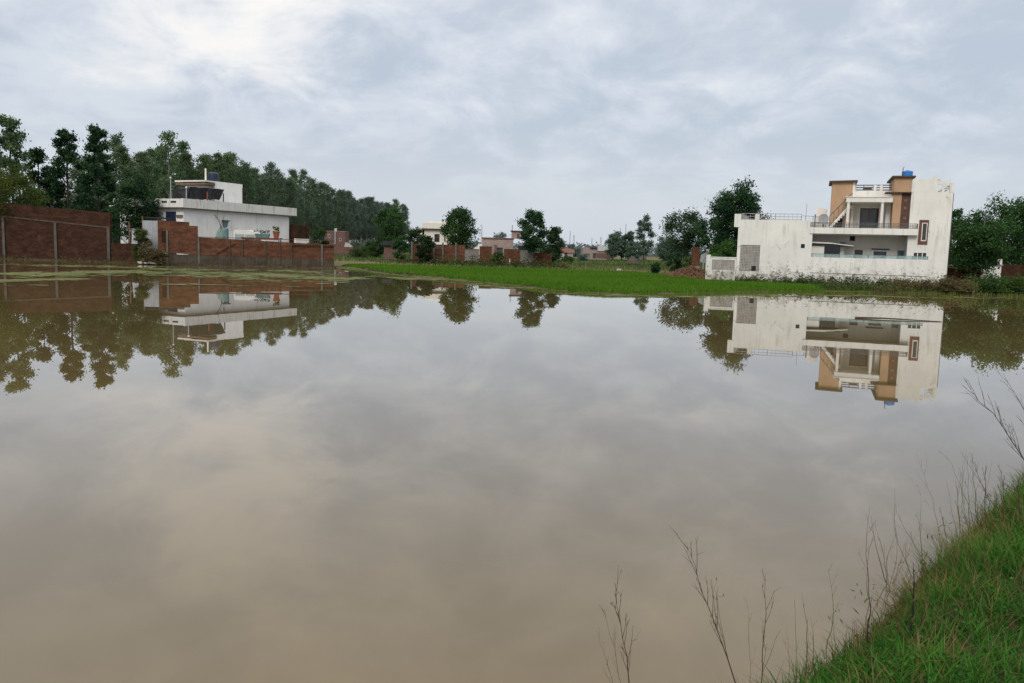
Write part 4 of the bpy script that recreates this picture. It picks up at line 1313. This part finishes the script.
r_, w_, z_ = bloc(1003, 1062, 68, 265, 'brick_wall', 'dark brick wall running out at the right edge of the photo', 'wall', None)
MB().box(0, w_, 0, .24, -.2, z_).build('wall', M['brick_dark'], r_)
r_ = thing('utility_pole', 'bare grey pole rising through the trees right of the house', 'pole', (tx(981, 66), 66, 0))
MB().tube([(0, 0, -.2), (.02, 0, 3), (.12, 0, at(982, 210, 66).z)], [.07, .06, .05], 6).build('pole', M['concrete'], r_)

# heap of brown straw / brush by the lattice wall, rubble by the gate, dry brush right of the house


def twig_heap(name, label, cat, cx, cy, lx, ly, h, n_, mat, seed, r=.018, arc=1.2):
    g = np.random.default_rng(seed)
    mb = MB()
    for i in range(n_):
        q = g.normal(size=2) * .42
        x0, y0 = cx + q[0] * lx, cy + q[1] * ly
        hz = h * max(.1, math.exp(-(q[0] ** 2 + q[1] ** 2) * 2.2)) * g.uniform(.3, 1.05)
        an = g.uniform(0, 6.28)
        L = arc * g.uniform(.4, 1.3)
        dx, dy = math.cos(an) * L, math.sin(an) * L * .6
        z0 = float(ground_h(np.array([x0]), np.array([y0]))[0])
        mb.tube([(x0 - dx * .5, y0 - dy * .5, max(z0 - .02, z0 + hz * .35)), (x0, y0, z0 + hz), (x0 + dx * .5, y0 + dy * .5, max(z0, z0 + hz * g.uniform(.0, .9)))], [r, r * .9, r * .5], 4)
    o_ = mb.build(name, mat)
    tagp(o_, label, cat, None, 'thing')
    return o_


twig_heap('straw_heap', 'heap of brown dry straw and brush beside the short lattice wall', 'heap', 15.3, 71.5, 2.6, 1.3, 1.05, 900, M['stem_pale'], 5, .03, 1.3).data.materials[0] = plain('brown_straw', (.15, .085, .05), .95, .4, 3)
twig_heap('brushwood', 'tangle of dry brown brushwood at the right foot of the house', 'brushwood', 30.2, 56.9, 1.6, .4, .9, 60, M['stem'], 6, .013, 1.2)
for i, (px, top, Y, w, lb) in enumerate(((148, 240, 70.9, 16, 'dry grey brown bush left of the stepped brick wall'), (158, 247, 70.6, 15, 'low dry brown bush at the concrete post of the stepped brick wall'),
                                         (901, 285, 57.6, 22, 'low dry brown weed bush under the tall brown window'), (924, 284, 57.2, 24, 'dry brown weed bush at the foot of the corner block'),
                                         (949, 281, 56.9, 24, 'taller dry brown bush at the right corner of the house'), (968, 283, 57.2, 24, 'dry brown bush before the low brick shack'))):
    single(px, top, Y, w, lb, 'l_drybush', 800 + i, 'round', .0, 9, 7, 26, .17, 'bush', spread=.6, tr=.04)
gg = np.random.default_rng(3)
for i in range(9):
    p = at(140 + i * 2.6, 260.5 + gg.uniform(-.8, 1.0), 70.5 + gg.uniform(-.4, .3))
    s_ = gg.uniform(.05, .13)
    mb = MB()
    mb.hexa([(x * s_ * gg.uniform(.8, 1.2) * 1.4, y * s_ * gg.uniform(.8, 1.2), z * s_ * .8 * gg.uniform(.7, 1.2)) for z in (-1, 1) for x, y in ((-1, -1), (1, -1), (1, 1), (-1, 1))])
    o_ = mb.build('rubble_stone', M['stone'])
    o_.location = (p.x, p.y, .12 + s_ * .4)
    o_.rotation_euler = (0, gg.uniform(-.2, .2), gg.uniform(0, 3))
    tagp(o_, 'pale rubble stone on the mud before the dry brush and grey gate', 'stone', 'pale rubble stones by the gate', 'thing')

# bare branchy plants


def ground_depth(px, py):
    """depth at which the sight line through px,py meets the ground"""
    d = ROT @ Vector(((px - 512) / F_PX, -(py - 341.5) / F_PX, -1.0))
    ys = np.linspace(1.5, 12, 700)
    below = (CAM_H + d.z / d.y * ys) < np.maximum(ground_h(d.x / d.y * ys, ys), 0)
    return float(ys[np.argmax(below)])


def twig_plant(name, label, cat, root, tip, nbr, r0, mat, seed, group=None, blen=.3, up=.5, curve=.06):
    """a stem from root to tip with fine side twigs"""
    g = np.random.default_rng(seed)
    root, tip = np.array(root, float), np.array(tip, float)
    L = np.linalg.norm(tip - root)
    side = np.cross(tip - root, g.normal(size=3))
    side = side / np.linalg.norm(side)
    d = (tip - root) / L
    mb = MB()
    N = 9
    P_ = []
    for k in range(N):
        q = k / (N - 1)
        P_.append(root + (tip - root) * q + side * math.sin(q * math.pi) * curve * L + g.normal(0, .006 * L, 3) * (k > 0))
    mb.tube(P_, [r0 * (1 - .85 * k / (N - 1)) for k in range(N)], 6)
    for i in range(nbr):
        q = .30 + .68 * (i + g.uniform(0, 1)) / nbr
        kf = q * (N - 1)
        k0 = min(int(kf), N - 2)
        s0 = P_[k0] + (P_[k0 + 1] - P_[k0]) * (kf - k0)
        o_ = np.cross(d, g.normal(size=3))
        o_ /= np.linalg.norm(o_)
        bl = blen * L * g.uniform(.4, 1.1) * (1.15 - q * .6)
        dirv = d * up + o_ * (1 - up) * .8
        dirv /= np.linalg.norm(dirv)
        e = s0 + dirv * bl
        m_ = (s0 + e) / 2 + o_ * bl * .03
        mb.tube([s0, m_, e], [r0 * .38, r0 * .27, r0 * .14], 5)
        for _ in range(2):
            q2 = g.uniform(.4, .95)
            s2 = s0 + (e - s0) * q2
            e2 = s2 + (dirv + g.normal(0, .4, 3)) * bl * .28
            mb.tube([s2, e2], [r0 * .2, r0 * .1], 4)
            if r0 < .009 and g.random() < .25:
                mb.tube([e2, e2 + dirv * r0 * 2.2, e2 + dirv * r0 * 4.5], [r0 * .12, r0 * .42, r0 * .08], 4)
    o = mb.build(name, mat)
    return tagp(o, label, cat, group, 'thing')


twig_plant('bare_shrub', 'bare grey branching shrub against the white side wall of the flat roofed house', 'shrub', at(222, 238, 75.4), at(216, 214, 75.4), 10, .05, M['stem'], 61, None, .5)
r_ = thing('netted_plant', 'cone of pale green netting around the bare shrub', 'netting', (-26.7, 75.6, 0))
MB().lathe(0, 0, [(.62, 2.0), (.55, 2.5), (.34, 3.1), (.08, 3.5)], 12).build('net', plain('pale_green_net', (.17, .24, .22), .9, .35, 5), r_)

# foreground stalks on the near bank: root pixel, tip pixel, depth
ST = [((633, 720), (614, 592), 3.1, 12, .0065, 'stem', 'bushy dry brown stalk leaning left, leftmost over the water', .35),
      ((626, 720), (603, 606), 3.0, 6, .004, 'stem_pale', 'pale thin stalk bending left beside the leftmost bushy stalk', .3),
      ((620, 720), (597, 632), 2.9, 5, .0035, 'stem_pale', 'short pale stalk at the foot of the leftmost bushy stalk', .3),
      ((752, 730), (686, 543), 3.4, 13, .0075, 'stem', 'longest bare brown stalk leaning left over the water', .25),
      ((753, 730), (765, 574), 3.4, 9, .006, 'stem', 'upright forked brown stalk right of the longest leaning stalk', .28),
      ((748, 730), (748, 596), 3.5, 6, .0028, 'stem_pale', 'faint straw stalk between the two tall brown stalks', .2),
      ((796, 690), (794, 600), 3.75, 2, .0045, 'stem_green', 'slim green stem with a seed head at the bank edge', .12),
      ((788, 690), (786, 625), 3.7, 1, .003, 'stem_green', 'short green stem left of the seed headed stem', .12),
      ((869, 668), (872, 596), 4.3, 3, .010, 'stem_dark', 'short stout brown stalk standing in the grass', .15),
      ((909, 640), (913, 562), 4.5, 1, .013, 'stem_dark', 'thick dark dead stem upright in the bank grass', .1),
      ((905, 652), (925, 615), 4.3, 1, .008, 'stem_dark', 'small dark stick leaning right beside the thick dead stem', .1),
      ((1050, 505), (968, 386), 6.3, 14, .011, 'stem', 'large bare branch reaching left over the water at the right edge', .34),
      ((1050, 470), (1003, 372), 6.5, 7, .008, 'stem', 'second bare branch above the large bare branch at the right edge', .25),
      ((958, 575), (955, 480), 6.0, 7, .007, 'stem_pale', 'thin seeding stalk at the left end of the bank top stalks', .2),
      ((988, 540), (987, 465), 6.4, 5, .009, 'stem', 'brown upright stalk among the bank top stalks', .2),
      ((1003, 530), (1000, 468), 6.6, 6, .007, 'stem', 'forked dry stalk between the bank top stalks', .28),
      ((1020, 520), (1018, 478), 6.6, 3, .014, 'stem', 'thick brown stalk cut by the right edge on the bank top', .2)]
for i, (rp, tp_, Y, nb, r0, mt, lb, bl) in enumerate(ST):
    if rp[1] < 683 and rp[0] < 1024:
        Y = ground_depth(*rp)
    twig_plant('dry_stalk' if mt != 'stem_green' else 'green_stalk', lb, 'stalk', at(*rp, Y), at(*tp_, Y + .05), nb, r0 * .52, M[mt], 700 + i, None, bl, .72, .03)
gs = np.random.default_rng(77)
for i in range(34):
    q = gs.uniform(0, 1)
    px = 800 + 222 * q
    edge = 665 - 180 * q - 25 * math.sin(q * 3.1) + gs.uniform(0, 14)
    Y = 3.9 + 3.1 * q
    Y = ground_depth(px, edge + 14)
    hh = gs.uniform(28, 85) * (1 if gs.random() < .6 else .6)
    mt = ['stem_pale', 'stem', 'stem_pale', 'stem_green'][gs.integers(4)]
    twig_plant('dry_stalk', 'thin dry grass stalk along the water edge of the near bank', 'stalk', at(px, edge + 14, Y), at(px + gs.normal(-4, 14), edge - hh, Y + gs.normal(0, .08)), int(gs.integers(1, 6)), gs.uniform(.0016, .0032), M[mt], 900 + i,
               'thin dry stalks along the near bank', .25, .65, gs.uniform(.02, .1))

# ---------------------------------------------------------------- grass, rice, weeds


def blades(x, y, z, h, w, lean, g, seg=3, shade=None):
    """curved tapering blades as strips of quads; returns verts, shade per quad"""
    n_ = len(x)
    an = g.uniform(0, 2 * math.pi, n_)
    dx, dy = np.cos(an), np.sin(an)
    fa = an + math.pi / 2 + g.normal(0, .5, n_)
    wx, wy = np.cos(fa), np.sin(fa)
    qs = []
    prev = None
    for k in range(seg + 1):
        q = k / seg
        cx_ = x + dx * lean * h * q ** 1.8
        cy_ = y + dy * lean * h * q ** 1.8
        cz_ = z + h * (q - .28 * lean * q ** 2.2)
        ww = w * (1 - q ** 1.6) * .5 + .0004
        a_ = np.stack([cx_ - wx * ww, cy_ - wy * ww, cz_], 1)
        b_ = np.stack([cx_ + wx * ww, cy_ + wy * ww, cz_], 1)
        if prev is not None:
            qs.append(np.stack([prev[0], prev[1], b_, a_], 1))
        prev = (a_, b_)
    V = np.stack(qs, 1).reshape(-1, 3)
    return V, np.repeat(shade if shade is not None else g.uniform(0, 1, n_), seg)


def in_poly(x, y, poly):
    ins = np.zeros(len(x), bool)
    n_ = len(poly)
    for i in range(n_):
        ax_, ay_ = poly[i]
        bx_, by_ = poly[(i + 1) % n_]
        ins ^= ((ay_ > y) != (by_ > y)) & (x < (bx_ - ax_) * (y - ay_) / (by_ - ay_ + 1e-12) + ax_)
    return ins


# rice field
g = np.random.default_rng(5)
PAD = [(-16.2, 78.2), (-14.6, 75.5), (-13.0, 73.5), (-11.8, 69.4), (-9.1, 63), (-4.4, 56.3), (-.5, 50.4), (2.6, 44.2), (4.6, 42.6), (7.2, 43.6), (10.6, 46.3), (14.1, 49.6), (18.6, 53.4), (23.4, 54.9), (24.6, 56.0), (25, 58.6),
       (17, 62.0), (14.6, 65), (13.8, 72), (13.6, 80), (12, 85), (-1.5, 86), (-16.6, 85)]
n_ = 230000
x = g.uniform(-17.5, 26, n_)
y = 43 + 44 * g.uniform(0, 1, n_) ** 1.25
k_ = in_poly(x + wob(x, y, 1.5) * .25, y + wob(y, x, 1.4) * .25, PAD)
x, y = x[k_], y[k_]
z = ground_h(x, y)
sh = np.clip(.45 + .32 * wob(x, y, .22) + g.normal(0, .2, len(x)), 0, 1)
V, s_ = blades(x, y, np.maximum(z, -.02), g.uniform(.17, .25, len(x)), .05 * np.sqrt(y / 60), g.uniform(.1, .6, len(x)), g, 2, sh)
o = link('rice_paddy', quads_mesh('rice_paddy', V, 4, s_), M['rice'])
tagp(o, 'bright green young rice growing in the flooded field', 'rice', None, 'stuff')

# mixed grass on the plain behind, its bund and around the walls
n_ = 90000
x = g.uniform(-45, 60, n_)
y = 60 + 150 * g.uniform(0, 1, n_) ** 1.5
sdv = sd_pond(x, y)
inside_house = (x > 12.5) & (y > 58) & (y < 70) & (x < 32)
k_ = (~in_poly(x, y, PAD)) & (sdv > .2) & (~inside_house) & ~((x < -15.5) & (y < 100))
x, y = x[k_], y[k_]
sh = np.clip(.5 + .4 * wob(x, y, .12) + g.normal(0, .25, len(x)), 0, 1)
band = np.exp(-((y - 88) / 4) ** 2)
sh = np.clip(sh + band * .45, 0, 1)
V, s_ = blades(x, y, ground_h(x, y), g.uniform(.15, .5, len(x)), .07 * np.sqrt(y / 70), g.uniform(.2, .9, len(x)), g, 2, sh)
o = link('field_grass', quads_mesh('field_grass', V, 4, s_), M['l_weed'])
tagp(o, 'rough green and brown grass on the plain behind the rice field', 'grass', None, 'stuff')


def hw(u, v):
    """point in front of the right house"""
    ca, sa = math.cos(HA), math.sin(HA)
    return 26 + u * ca - v * sa, 60 + u * sa + v * ca


# weeds along the foot of the house
cl = []
shd = []
stx = MB()
for i in range(430):
    u_ = g.uniform(-6.0, 6.5) if g.random() < .85 else g.uniform(-9.5, -6)
    v_ = -.45 - abs(g.normal(0, .55))
    X, Y = hw(u_, v_)
    h_ = g.uniform(.2, .85) * (1.0 if -5 < u_ < 3 else .65)
    z0 = float(ground_h(np.array([X]), np.array([Y]))[0])
    n2 = int(g.integers(8, 22))
    p = g.normal(size=(n2, 3)) * np.array([.14, .14, .0])
    p[:, 2] = g.uniform(.05, 1, n2) * h_
    cl.append(p + np.array([X, Y, z0]))
    dry = .95 if u_ > 1.2 and g.random() < .7 else g.uniform(.0, .75)
    shd.append(np.clip(dry + g.normal(0, .1, n2), 0, 1))
V = leaf_quads(np.concatenate(cl), .15, -.6, .5, g)
o = link('weeds', quads_mesh('weeds', V, 4, np.concatenate(shd)), M['l_weed'])
tagp(o, 'straggly weeds along the foot of the white house wall', 'weeds', None, 'stuff')

cl = []
shd = []
for i in range(620):
    X = g.uniform(-13, 6)
    Y = 94.2 - abs(g.normal(0, .8)) - (.0 if X > -2 else -1.8 + .12 * (X + 13))
    z0 = float(ground_h(np.array([X]), np.array([Y]))[0])
    n2 = int(g.integers(10, 20))
    h_ = g.uniform(.15, .7) if g.random() < .8 else g.uniform(.6, 1.5)
    p = g.normal(size=(n2, 3)) * np.array([.3, .25, 0])
    p[:, 2] = g.uniform(.0, 1, n2) * h_
    cl.append(p + np.array([X, Y, z0]))
    shd.append(np.clip(g.uniform(.0, 1) + g.normal(0, .1, n2), 0, 1))
o = link('wall_weeds', quads_mesh('wall_weeds', leaf_quads(np.concatenate(cl), .22, -.3, .55, g), 4, np.concatenate(shd)), M['l_weed'])
tagp(o, 'rough weeds and brush along the foot of the red brick walls behind the rice', 'weeds', None, 'stuff')
cl = []
shd = []
for i in range(1300):
    X = g.uniform(20.5, 44)
    Y = np.interp(X, [18, 23.5, 29.5, 36.3, 46], [53.6, 54.9, 56.7, 59.0, 62.1]) + abs(g.normal(0, 1.1)) + .1
    z0 = float(ground_h(np.array([X]), np.array([Y]))[0])
    n2 = int(g.integers(8, 16))
    h_ = g.uniform(.06, .34)
    p = g.normal(size=(n2, 3)) * np.array([.22, .2, 0])
    p[:, 2] = g.uniform(.0, 1, n2) * h_
    cl.append(p + np.array([X, Y, z0]))
    shd.append(np.clip((g.uniform(.1, .75) if X > 31 or X < 24 else g.uniform(.4, 1)) + g.normal(0, .1, n2), 0, 1))
o = link('shore_weeds', quads_mesh('shore_weeds', leaf_quads(np.concatenate(cl), .15, -.4, .5, g), 4, np.concatenate(shd)), M['l_weed'])
tagp(o, 'low green and brown weeds between the house foot and the water', 'weeds', None, 'stuff')

# low growth along the left shore
cl = []
shd = []
for i in range(260):
    q = g.uniform(0, 1)
    X = -62 + 46 * q
    Y = np.interp(X, [-62, -47, -36.4, -31, -16.3], [78, 75.8, 74.2, 71.8, 76.2]) - g.uniform(.05, .9)
    z0 = max(0, float(ground_h(np.array([X]), np.array([Y]))[0]))
    n2 = 14
    h_ = g.uniform(.02, .16) if g.random() < .8 else g.uniform(.15, .5)
    p = g.normal(size=(n2, 3)) * np.array([.3, .2, 0])
    p[:, 2] = g.uniform(.0, 1, n2) * h_
    cl.append(p + np.array([X, Y, z0]))
    shd.append(np.clip(g.uniform(.2, 1) + g.normal(0, .1, n2), 0, 1))
o = link('shore_weeds', quads_mesh('shore_weeds', leaf_quads(np.concatenate(cl), .14, -.4, .5, g), 4, np.concatenate(shd)), M['l_drybush'])
tagp(o, 'low weeds and litter along the foot of the brick walls', 'weeds', None, 'stuff')

# weeds standing in the water before the right house
n_ = 5200
X = g.uniform(10, 44, n_)
Y = g.uniform(38, 58, n_)
cl_ = wob(X, Y, .6) + .5 * wob(X, Y, 2.0)
sdv = sd_pond(X, Y)
k_ = (sdv < -.2) & (sdv > -13 + (X < 20) * 8) & (cl_ > .12 + np.clip(-sdv / 14, 0, 1) * .6 - .35 * (X > 30))
X, Y = X[k_], Y[k_]
rep = 4
X = np.repeat(X, rep) + g.normal(0, .07, len(X) * rep)
Y = np.repeat(Y, rep) + g.normal(0, .07, len(Y) * rep)
V, s_ = blades(X, Y, np.full(len(X), -.05), g.uniform(.12, .42, len(X)), .02, g.uniform(.2, 1.0, len(X)), g, 2)
o = link('water_weeds', quads_mesh('water_weeds', V, 4, s_), M['waterweed'])
tagp(o, 'sparse yellow green weeds standing in the water before the right house', 'weeds', None, 'stuff')

# algae scum on the left water
V = []
F_ = []


def blob(cx, cy, rx, ry, g):
    n2 = 11
    i0 = len(V)
    ph = g.uniform(0, 6.28, 3)
    for j in range(n2):
        w2 = 2 * math.pi * j / n2
        r2 = 1 + .3 * math.sin(2 * w2 + ph[0]) + .22 * math.sin(3 * w2 + ph[1]) + .15 * math.sin(5 * w2 + ph[2])
        V.append((cx + rx * r2 * math.cos(w2), cy + ry * r2 * math.sin(w2), .006 + g.uniform(0, .012)))
    F_.append(tuple(range(i0, i0 + n2)))


def algae_band(pts, half, n2, g, dens=1.0):
    """pts: photo x, photo y (on the water) -> patches scattered along that line"""
    W_ = []
    for px, py in pts:
        d = ROT @ Vector(((px - 512) / F_PX, -(py - 341.5) / F_PX, -1.0))
        k2 = -CAM_H / d.z
        W_.append((d.x * k2, d.y * k2))
    for i in range(n2):
        q = g.uniform(0, len(W_) - 1.001)
        k2 = int(q)
        f2 = q - k2
        X = W_[k2][0] + (W_[k2 + 1][0] - W_[k2][0]) * f2
        Y = W_[k2][1] + (W_[k2 + 1][1] - W_[k2][1]) * f2
        o2 = g.normal(0, half * .5)
        xx, yy_ = X + g.normal(0, .4), Y + o2
        if .8 * wob(np.array(xx), np.array(yy_), .4) + .8 * wob(np.array(xx), np.array(yy_), 1.4) + .5 * wob(np.array(xx), np.array(yy_), 4.1) < .10 / dens:
            continue
        s2 = abs(g.normal(0, 1)) + .35
        blob(xx, yy_, .30 * s2, .15 * s2, g)


algae_band([(-30, 275), (60, 273.5), (150, 272.5), (240, 274), (300, 277.5), (345, 279.5)], 5.5, 5200, g)
algae_band([(-30, 264), (60, 266), (110, 267), (170, 269), (250, 270), (330, 272)], 3.0, 900, g)
algae_band([(-30, 281), (20, 280.5), (75, 279)], 1.2, 420, g)
algae_band([(-10, 285.5), (25, 285)], .4, 30, g)
algae_band([(110, 284), (200, 284.5), (300, 287)], .8, 60, g)
algae_band([(335, 279), (370, 276), (430, 280), (480, 284), (520, 288)], 1.6, 900, g)
algae_band([(560, 293), (650, 296.5), (720, 296.5), (800, 295), (870, 296), (940, 298), (1024, 298.5)], 1.2, 300, g)
mesh_ = bpy.data.meshes.new('algae')
mesh_.from_pydata(V, [], F_)
mesh_.update()
o = link('algae', mesh_, M['algae'])
tagp(o, 'olive green algae scum floating on the water', 'algae', None, 'stuff')

pl_ = thing('floating_pole', 'dark bamboo pole floating in the water before the right house', 'pole', (0, 0, 0))
A_, B_ = Vector((12.3, 29.6, .03)), Vector((15.1, 29.0, .01))
MB().tube([A_, A_.lerp(B_, .35) + Vector((0, .05, .02)), B_], [.035, .03, .012], 7).build('pole', M['bark'], pl_)

# bank grass, dense and near
n_ = 560000
x = g.uniform(-4, 9.5, n_)
y = g.uniform(-1.5, 11, n_)
sdv = sd_pond(x, y)
dist = np.hypot(x, y)
dens = np.clip(1.25 - dist / 12, .15, 1)
front = (y > 1.2) & (np.abs(x / np.maximum(y, .1)) < 1.1)
k_ = (sdv > -.03 + .05 * sst(1.5, 3, x) + .05 * wob(x, y, 2.7)) & (sdv < 3.6) & (g.uniform(0, 1, n_) < dens * np.where(front, 1, .25))
cl_ = wob(x, y, 1.3) + .7 * wob(x, y, 3.9)
bare = np.exp(-(((x - 1.93) / .20) ** 2 + ((y - 3.50) / .08) ** 2))
k_ &= g.uniform(0, 1, n_) > bare * .8
x, y, sdv, cl_, bare = x[k_], y[k_], sdv[k_], cl_[k_], bare[k_]
edge = np.exp(-np.maximum(sdv, 0) / .32)
z = ground_h(x, y)
dryp = np.clip(edge * .95 * np.clip(.6 + .7 * wob(x, y, 1.6), .1, 1) + .35 * np.clip(1 - sdv / .85, 0, 1) * np.clip(.4 + wob(x, y, 2.3), 0, 1) + bare * .5, 0, .85)
isdry = g.uniform(0, 1, len(x)) < dryp * .78 + .010
thick = np.clip(1 - sdv / .85, 0, 1) * sst(2.0, 3.2, x)
h = (.082 + .032 * np.clip(cl_, -.8, 1.4) + .05 * edge + .085 * thick * np.clip(.7 + .8 * wob(x, y, 1.9), .1, 1.4) + g.uniform(-.02, .035, len(x))).clip(.03, .4)
h *= np.where(isdry, 1.25, 1.0)
for nm, sel, mt, lb, w_ in (('bank_grass', ~isdry, 'grass', 'lush green grass covering the near bank', .0062), ('dry_grass', isdry, 'drygrass', 'dry brown grass mixed along the water edge of the near bank', .0048)):
    xs, ys, zs_, hs_ = x[sel], y[sel], z[sel], h[sel]
    shade = np.clip(.42 + .22 * cl_[sel] + g.normal(0, .2, len(xs)), 0, .80)
    V2, s2 = blades(xs, ys, zs_ - .01, hs_, w_, g.uniform(.3, 1.25, len(xs)), g, 3, shade)
    o = link(nm, quads_mesh(nm, V2, 4, s2), M[mt])
    tagp(o, lb, 'grass', None, 'stuff')
# small broad leaves of creeping weeds among the grass
n_ = 46000
x = g.uniform(.5, 7, n_)
y = g.uniform(2, 9, n_)
sdv = sd_pond(x, y)
k_ = (sdv > .12) & (sdv < 3) & (wob(x, y, 1.1) + .8 * wob(x, y, 3.3) > .05)
x, y = x[k_], y[k_]
P3 = np.stack([x, y, ground_h(x, y) + g.uniform(.02, .12, len(x))], 1)
o = link('creeping_weeds', quads_mesh('creeping_weeds', leaf_quads(P3, .018, -.1, .7, g), 4, g.uniform(.0, .6, len(P3))), M['grass'])
tagp(o, 'small broad leaved creeping weeds among the bank grass', 'weeds', None, 'stuff')
# broad weed leaves mixed into the bank edge
n_ = 1500
x = g.uniform(.5, 6.5, n_)
y = g.uniform(2.5, 9, n_)
sdv = sd_pond(x, y)
k_ = (sdv > -.02) & (sdv < .8) & (g.uniform(0, 1, n_) < .8 - sdv * .6) & (wob(x, y, 1.9) > -.1)
x, y = x[k_], y[k_]
P3 = np.stack([x, y, ground_h(x, y) + g.uniform(.05, .36, len(x))], 1)
P3 = np.repeat(P3, 3, 0) + g.normal(0, .03, (len(P3) * 3, 3))
o = link('bank_weeds', quads_mesh('bank_weeds', leaf_quads(P3, .042, -.9, .16, g), 4, g.uniform(.1, 1, len(P3))), M['l_weed'])
tagp(o, 'small leafy weeds tangled along the top of the near bank edge', 'weeds', None, 'stuff')
